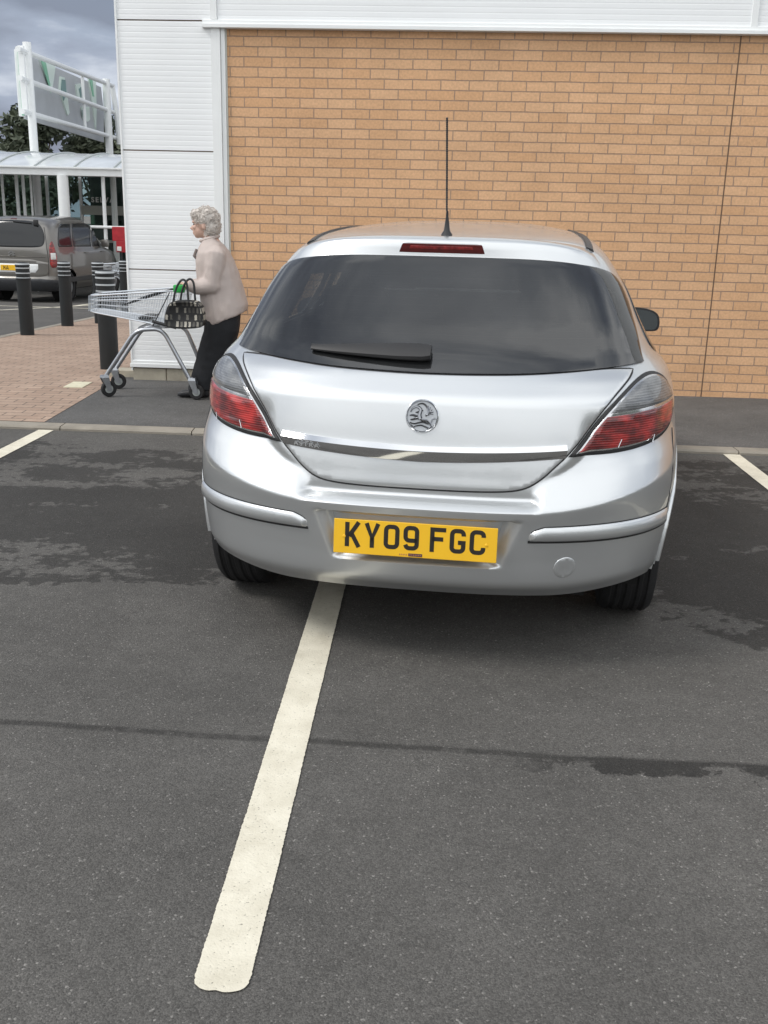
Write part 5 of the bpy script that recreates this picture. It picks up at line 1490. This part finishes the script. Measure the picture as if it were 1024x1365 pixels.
# ================================================================== HANDBAG
bagY = 7.74
hbg = empty('handbag', at(248, 437, bagY))
tag(hbg, 'black and cream patterned handbag with black looped handles hanging on the trolley', 'handbag')
BO = hbg.location
m = bpy.data.materials.new('bag_fabric'); m.use_nodes = True
t = m.node_tree; b = t.nodes['Principled BSDF']; K = t.links.new; NN = t.nodes.new
tc = NN('ShaderNodeTexCoord'); mpn = NN('ShaderNodeMapping'); mpn.inputs['Scale'].default_value = (1, 1, 1); mpn.inputs['Rotation'].default_value = (R(90), 0, 0); K(tc.outputs['Object'], mpn.inputs['Vector'])
br = NN('ShaderNodeTexBrick'); br.inputs['Scale'].default_value = 1; br.inputs['Brick Width'].default_value = .031; br.inputs['Row Height'].default_value = .052; br.inputs['Mortar Size'].default_value = .0075; br.inputs['Mortar Smooth'].default_value = .1
br.inputs['Color1'].default_value = (.52, .49, .42, 1); br.inputs['Color2'].default_value = (.012, .012, .013, 1); br.inputs['Mortar'].default_value = (.015, .015, .016, 1); br.offset = .5; br.inputs['Bias'].default_value = .15
wob = NN('ShaderNodeTexNoise'); wob.inputs['Scale'].default_value = 60; K(mpn.outputs[0], wob.inputs['Vector'])
ws = NN('ShaderNodeVectorMath'); ws.operation = 'MULTIPLY_ADD'; ws.inputs[1].default_value = (.012, .012, .012); K(wob.outputs['Color'], ws.inputs[0]); K(mpn.outputs[0], ws.inputs[2]); K(ws.outputs[0], br.inputs['Vector'])
K(br.outputs['Color'], b.inputs['Base Color']); b.inputs['Roughness'].default_value = .7
ol = [(222, 437), (221, 425), (224, 411), (228, 403), (236, 400), (260, 400), (268, 404), (272, 413), (274, 428), (272, 437)]
ol = [at(px, py, bagY) - BO for px, py in ol]
pol = chaikin([(p.x, p.z) for p in ol], 2)
V = []; n_ = len(pol); cx_ = sum(p[0] for p in pol) / n_; cz_ = sum(p[1] for p in pol) / n_
rings = [(-.055, .72), (-.072, .88), (-.070, .955), (-.045, 1.0), (.045, 1.0), (.070, .955), (.072, .88), (.055, .72)]
for yy, k_ in rings:
    for a, c in pol: V.append((cx_ + (a - cx_) * k_, yy, cz_ + (c - cz_) * k_))
F = [(k * n_ + i, k * n_ + (i + 1) % n_, (k + 1) * n_ + (i + 1) % n_, (k + 1) * n_ + i) for k in range(7) for i in range(n_)] + [tuple(range(n_))[::-1], tuple(7 * n_ + i for i in range(n_))]
mesh_obj('bag_body', V, F, m, hbg, True, 50)
mb = MB(); mb.tube([(cx_ + (a - cx_) * .97, -.066, cz_ + (c - cz_) * .97) for a, c in pol], .004, 6, closed=True); mb.build('piping', M['black'], hbg)
for yy, dx_ in ((-.05, 0), (.04, 6)):
    pts = [at(px + dx_, py, bagY) - BO + Vector((0, yy, 0)) for px, py in ((233, 402), (235, 388), (240, 376), (246, 371), (251, 376), (252, 388), (253, 401))]
    mb = MB(); mb.tube(bend(pts, .06, 4), .0085, 8); mb.build('handle', M['black'], hbg)

# ================================================================== WOMAN WITH THE TROLLEY
pe = empty('person', (-1.50, 8.05, .03))
tag(pe, 'woman with curly grey hair, beige jacket and black trousers pushing a trolley', 'person')
PO = pe.location
def pp_(px, py, Y=8.05): return at(px, py, Y) - PO
def finish(mb_, name, mat_, parent, voxel=.008, smooth_it=4, wr=0.0, wsc=14):
    """fuse the shapes into one continuous skin"""
    me = bpy.data.meshes.new('tmp'); me.from_pydata(mb_.v, [], mb_.f); me.update()
    o = bpy.data.objects.new('tmp', me); C.objects.link(o)
    r_ = o.modifiers.new('r', 'REMESH'); r_.mode = 'VOXEL'; r_.voxel_size = voxel; r_.adaptivity = 0
    s_ = o.modifiers.new('s', 'SMOOTH'); s_.iterations = smooth_it; s_.factor = .5
    bpy.context.view_layer.update()
    me2 = bpy.data.meshes.new_from_object(o.evaluated_get(bpy.context.evaluated_depsgraph_get()))
    bpy.data.objects.remove(o); bpy.data.meshes.remove(me)
    if wr > 0:
        ns = [v.normal.copy() for v in me2.vertices]
        for v, n__ in zip(me2.vertices, ns):
            c = v.co
            d = noise.noise(Vector((c.x * wsc, c.y * wsc, c.z * wsc * .45))) * .6 + noise.noise(Vector((c.x * wsc * 2.3 + 5, c.y * wsc * 2.3, c.z * wsc * 1.5))) * .4
            v.co = c + n__ * d * wr
    me2.materials.clear(); me2.materials.append(mat_); me2.shade_smooth(); me2.name = name
    o2 = bpy.data.objects.new(name, me2); C.objects.link(o2); o2.parent = parent
    return o2
def ell(mb_, c, r, rot=None):
    bm = bmesh.new(); bmesh.ops.create_icosphere(bm, subdivisions=3, radius=1)
    Mx = Matrix.Translation(c) @ (rot or Matrix.Identity(4)) @ Matrix.Diagonal((r[0], r[1], r[2], 1)); bm.transform(Mx); mb_.bm(bm)
def loft(mb_, rings, seg=28):
    """rings: front point, back point, half depth in y"""
    V = []
    for a, b, ry in rings:
        c = (a + b) / 2; h = (b - a) / 2
        for k in range(seg):
            t_ = 2 * math.pi * k / seg; cs, sn = math.cos(t_), math.sin(t_)
            ex = .8; cs2 = math.copysign(abs(cs) ** ex, cs); sn2 = math.copysign(abs(sn) ** ex, sn)
            V.append(c + h * cs2 + Vector((0, ry * sn2, 0)))
    n_ = len(rings)
    F = [(i * seg + k, i * seg + (k + 1) % seg, (i + 1) * seg + (k + 1) % seg, (i + 1) * seg + k) for i in range(n_ - 1) for k in range(seg)]
    F += [tuple(range(seg))[::-1], tuple((n_ - 1) * seg + k for k in range(seg))]
    mb_.add(V, F)
skin = mat('skin', (.60, .40, .32), .55, var=.10, vscale=18)
jack = mat('beige_jacket', srgb(184, 172, 166), .85, var=.02, vscale=7, bump=.25, bscale=140)
trou = mat('black_trousers', (.014, .015, .018), .85, var=.2, vscale=9)
NA, FA = 7.84, 8.26
HY = NB
bd = MB()
# torso, neck, head
loft(bd, [(pp_(282, 430), pp_(316, 424), .13), (pp_(280, 400), pp_(318, 400), .14), (pp_(272, 365), pp_(311, 365), .15), (pp_(270, 340), pp_(303, 340), .16), (pp_(274, 328), pp_(292, 328), .09)])
bd.tube([pp_(288, 332), pp_(281, 318), pp_(275, 305)], [.062, .052, .052], 14)
hc = pp_(271, 298)
ell(bd, hc + Vector((.012, 0, .015)), (.088, .074, .092))
ell(bd, hc + Vector((-.018, 0, -.045)), (.062, .056, .062))
ell(bd, hc + Vector((-.045, 0, -.088)), (.026, .028, .022))      # chin
ell(bd, hc + Vector((-.030, 0, -.078)), (.045, .042, .026))      # jaw
bd.tube([hc + Vector((-.068, 0, -.008)), hc + Vector((-.096, 0, -.040)), hc + Vector((-.078, 0, -.047))], [.008, .0125, .009], 8)   # nose
ell(bd, hc + Vector((-.072, 0, .012)), (.014, .042, .012))       # brow
ell(bd, hc + Vector((-.074, 0, -.066)), (.010, .022, .006)); ell(bd, hc + Vector((-.070, 0, -.077)), (.011, .020, .006))   # lips
ell(bd, hc + Vector((-.058, -.033, -.028)), (.020, .018, .018)); ell(bd, hc + Vector((-.058, .033, -.028)), (.020, .018, .018))
for s in (-1, 1): ell(bd, hc + Vector((.018, s * .073, -.018)), (.018, .010, .030))
# arms
def arm(Y, sh, el, wr_, hand, sx):
    A = [pp_(*sh, Y + .04 * (1 if Y < 8 else -1)), pp_(*el, Y), pp_(*wr_, Y), ]
    bd.tube([A[0], lerp(A[0], A[1], .5), A[1]], [.052, .046, .040], 12); bd.tube([A[1], lerp(A[1], A[2], .5), A[2]], [.040, .036, .027], 12)
    H_ = pp_(*hand, Y)
    bd.tube([A[2], lerp(A[2], H_, .5), H_], [.026, .030, .028], 10)
    for k in range(4):
        yy = (-.030 + .020 * k); ln = (.030, .036, .034, .026)[k]
        b_ = H_ + Vector((-.004, yy, .004))
        bd.tube([b_, b_ + Vector((-.026, 0, .012)), b_ + Vector((-.044, 0, -.004)), b_ + Vector((-.040, 0, -.012 - ln * .5)), b_ + Vector((-.024, 0, -.018 - ln * .5))], [.0105, .0095, .0092, .0085, .0075], 8)
    sy = 1 if Y < 8.05 else -1
    bd.tube([H_ + Vector((.01, sy * .026, -.004)), H_ + Vector((-.012, sy * .046, -.016)), H_ + Vector((-.030, sy * .040, -.030))], [.012, .0105, .009], 8)
arm(NB + .10, (285, 338), (281, 380), (255, 379), (247, 380), 1)
arm(FB - .10, (280, 340), (276, 380), (253, 381), (246, 382), 1)
# legs and feet
def leg(Y, h, k, a):
    bd.tube([pp_(*h, Y), pp_(*k, Y), pp_(*a, Y)], [.085, .055, .036], 12)
leg(7.96, (299, 428), (285, 472), (271, 515)); leg(8.14, (300, 428), (290, 472), (282, 512))
finish(bd, 'body', skin, pe, .0055, 2)
tm = MB()
def tleg(Y, pts):
    rg = []
    for (fx_, bx_, y_, ry) in pts: rg.append((pp_(fx_, y_ + 0, Y), pp_(bx_, y_, Y), ry))
    loft(tm, rg, 20)
tleg(7.97, [(274, 320, 418, .115), (272, 319, 440, .115), (265, 309, 465, .10), (258, 297, 490, .09), (252, 287, 512, .082), (251, 285, 519, .080)])
tleg(8.13, [(276, 321, 418, .115), (274, 319, 440, .115), (270, 313, 465, .10), (266, 303, 490, .09), (263, 296, 510, .082), (263, 295, 516, .080)])
finish(tm, 'trousers', trou, pe, .009, 3, .006, 16)
jm = MB()
loft(jm, [(pp_(275, 436), pp_(329, 414), .205), (pp_(272, 424), pp_(330, 405), .205), (pp_(269, 405), pp_(326, 392), .20), (pp_(266, 385), pp_(322, 376), .195), (pp_(263, 365), pp_(317, 360), .195), (pp_(262, 348), pp_(311, 346), .195), (pp_(264, 337), pp_(304, 334), .18), (pp_(266, 329), pp_(297, 326), .135), (pp_(270, 322), pp_(290, 319), .085), (pp_(270, 317), pp_(288, 313), .070)])
for Y, sh, el, wr_, hn in ((NB + .03, (287, 342), (284, 380), (264, 383), (251, 379)), (FB - .09, (284, 340), (278, 380), (262, 381), (252, 381))):
    s_ = 1 if Y < 8.05 else -1
    a, b, c, d = pp_(*sh, Y + .03 * s_), pp_(*el, Y), pp_(*wr_, Y), pp_(*hn, Y)
    jm.tube([a + Vector((.0, .05 * s_, .02)), a, lerp(a, b, .35), lerp(a, b, .75), b], [.070, .084, .080, .070, .066], 14); ell(jm, b, (.067, .066, .067))
    jm.tube([b + Vector((.01, 0, .0)), lerp(b, c, .5), c, d], [.066, .063, .058, .050], 14)
jo = finish(jm, 'jacket', jack, pe, .0085, 3, .009, 12)
# collar, lapel, front edge, hem seam
mb = MB(); cp = [pp_(268, 326, 8.05)]
for k in range(13):
    a_ = R(-150 + 300 * k / 12); c0 = pp_(279, 316); mb_r = Vector((math.cos(a_) * .072, math.sin(a_) * .068, -.012 + .020 * math.cos(a_)))
    cp.append(c0 + mb_r)
mb.tube(cp[1:], .013, 8); mb.build('collar', jack, jo)
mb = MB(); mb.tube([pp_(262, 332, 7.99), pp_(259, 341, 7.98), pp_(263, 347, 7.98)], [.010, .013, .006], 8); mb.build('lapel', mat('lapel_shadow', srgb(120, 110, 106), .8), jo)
# hair
hm = MB()
ell(hm, hc + Vector((.028, 0, .040)), (.098, .092, .085)); ell(hm, hc + Vector((.062, 0, -.020)), (.068, .084, .080)); ell(hm, hc + Vector((-.038, 0, .062)), (.050, .066, .045)); ell(hm, hc + Vector((.045, 0, -.065)), (.050, .066, .040))
hairm = mat('grey_hair', srgb(200, 193, 186), .75, var=.22, vscale=45)
ho = finish(hm, 'hair', hairm, pe, .007, 1, .010, 42)
rnd = random.Random(5); cm = MB()
vs_ = [(v.co.copy(), v.normal.copy()) for v in ho.data.vertices]
for k in range(620):
    c, n__ = rnd.choice(vs_)
    if c.x < hc.x - .055 and c.z < hc.z + .02: continue
    u = n__.orthogonal().normalized(); u = (Matrix.Rotation(rnd.uniform(0, 6.28), 3, n__) @ u); v = n__.cross(u); rr = rnd.uniform(.007, .014)
    cm.tube([c + u * (rr * math.cos(a) - rr) + v * rr * .2 * a + n__ * (rr * math.sin(a) * .9) for a in [0, .8, 1.6, 2.4, 3.1]], [.0022, .0024, .0022, .0018, .001], 4, caps=False)
cm.build('curls', hairm, ho)
mb = MB()
for s in (-1, 1): ell(mb, hc + Vector((-.066, s * .030, -.008)), (.008, .012, .006))
mb.build('eyes', mat('eye', (.05, .04, .035), .2), pe)
for Y, (x0_, y0_) in ((7.95, (258, 522)), (8.13, (273, 518))):
    mb = MB(); c = pp_(x0_, y0_, Y); c.z = 0
    loft(mb, [(Vector((c.x - .13, c.y, .012)), Vector((c.x - .125, c.y, .030)), .02), (Vector((c.x - .10, c.y, .002)), Vector((c.x - .09, c.y, .055)), .040), (Vector((c.x - .02, c.y, .002)), Vector((c.x - .01, c.y, .070)), .045), (Vector((c.x + .06, c.y, .002)), Vector((c.x + .06, c.y, .085)), .038), (Vector((c.x + .115, c.y, .004)), Vector((c.x + .11, c.y, .075)), .030), (Vector((c.x + .13, c.y, .015)), Vector((c.x + .128, c.y, .055)), .015)])
    finish(mb, 'shoe', mat('black_shoe', (.018, .018, .02), .45), pe, .006, 2)
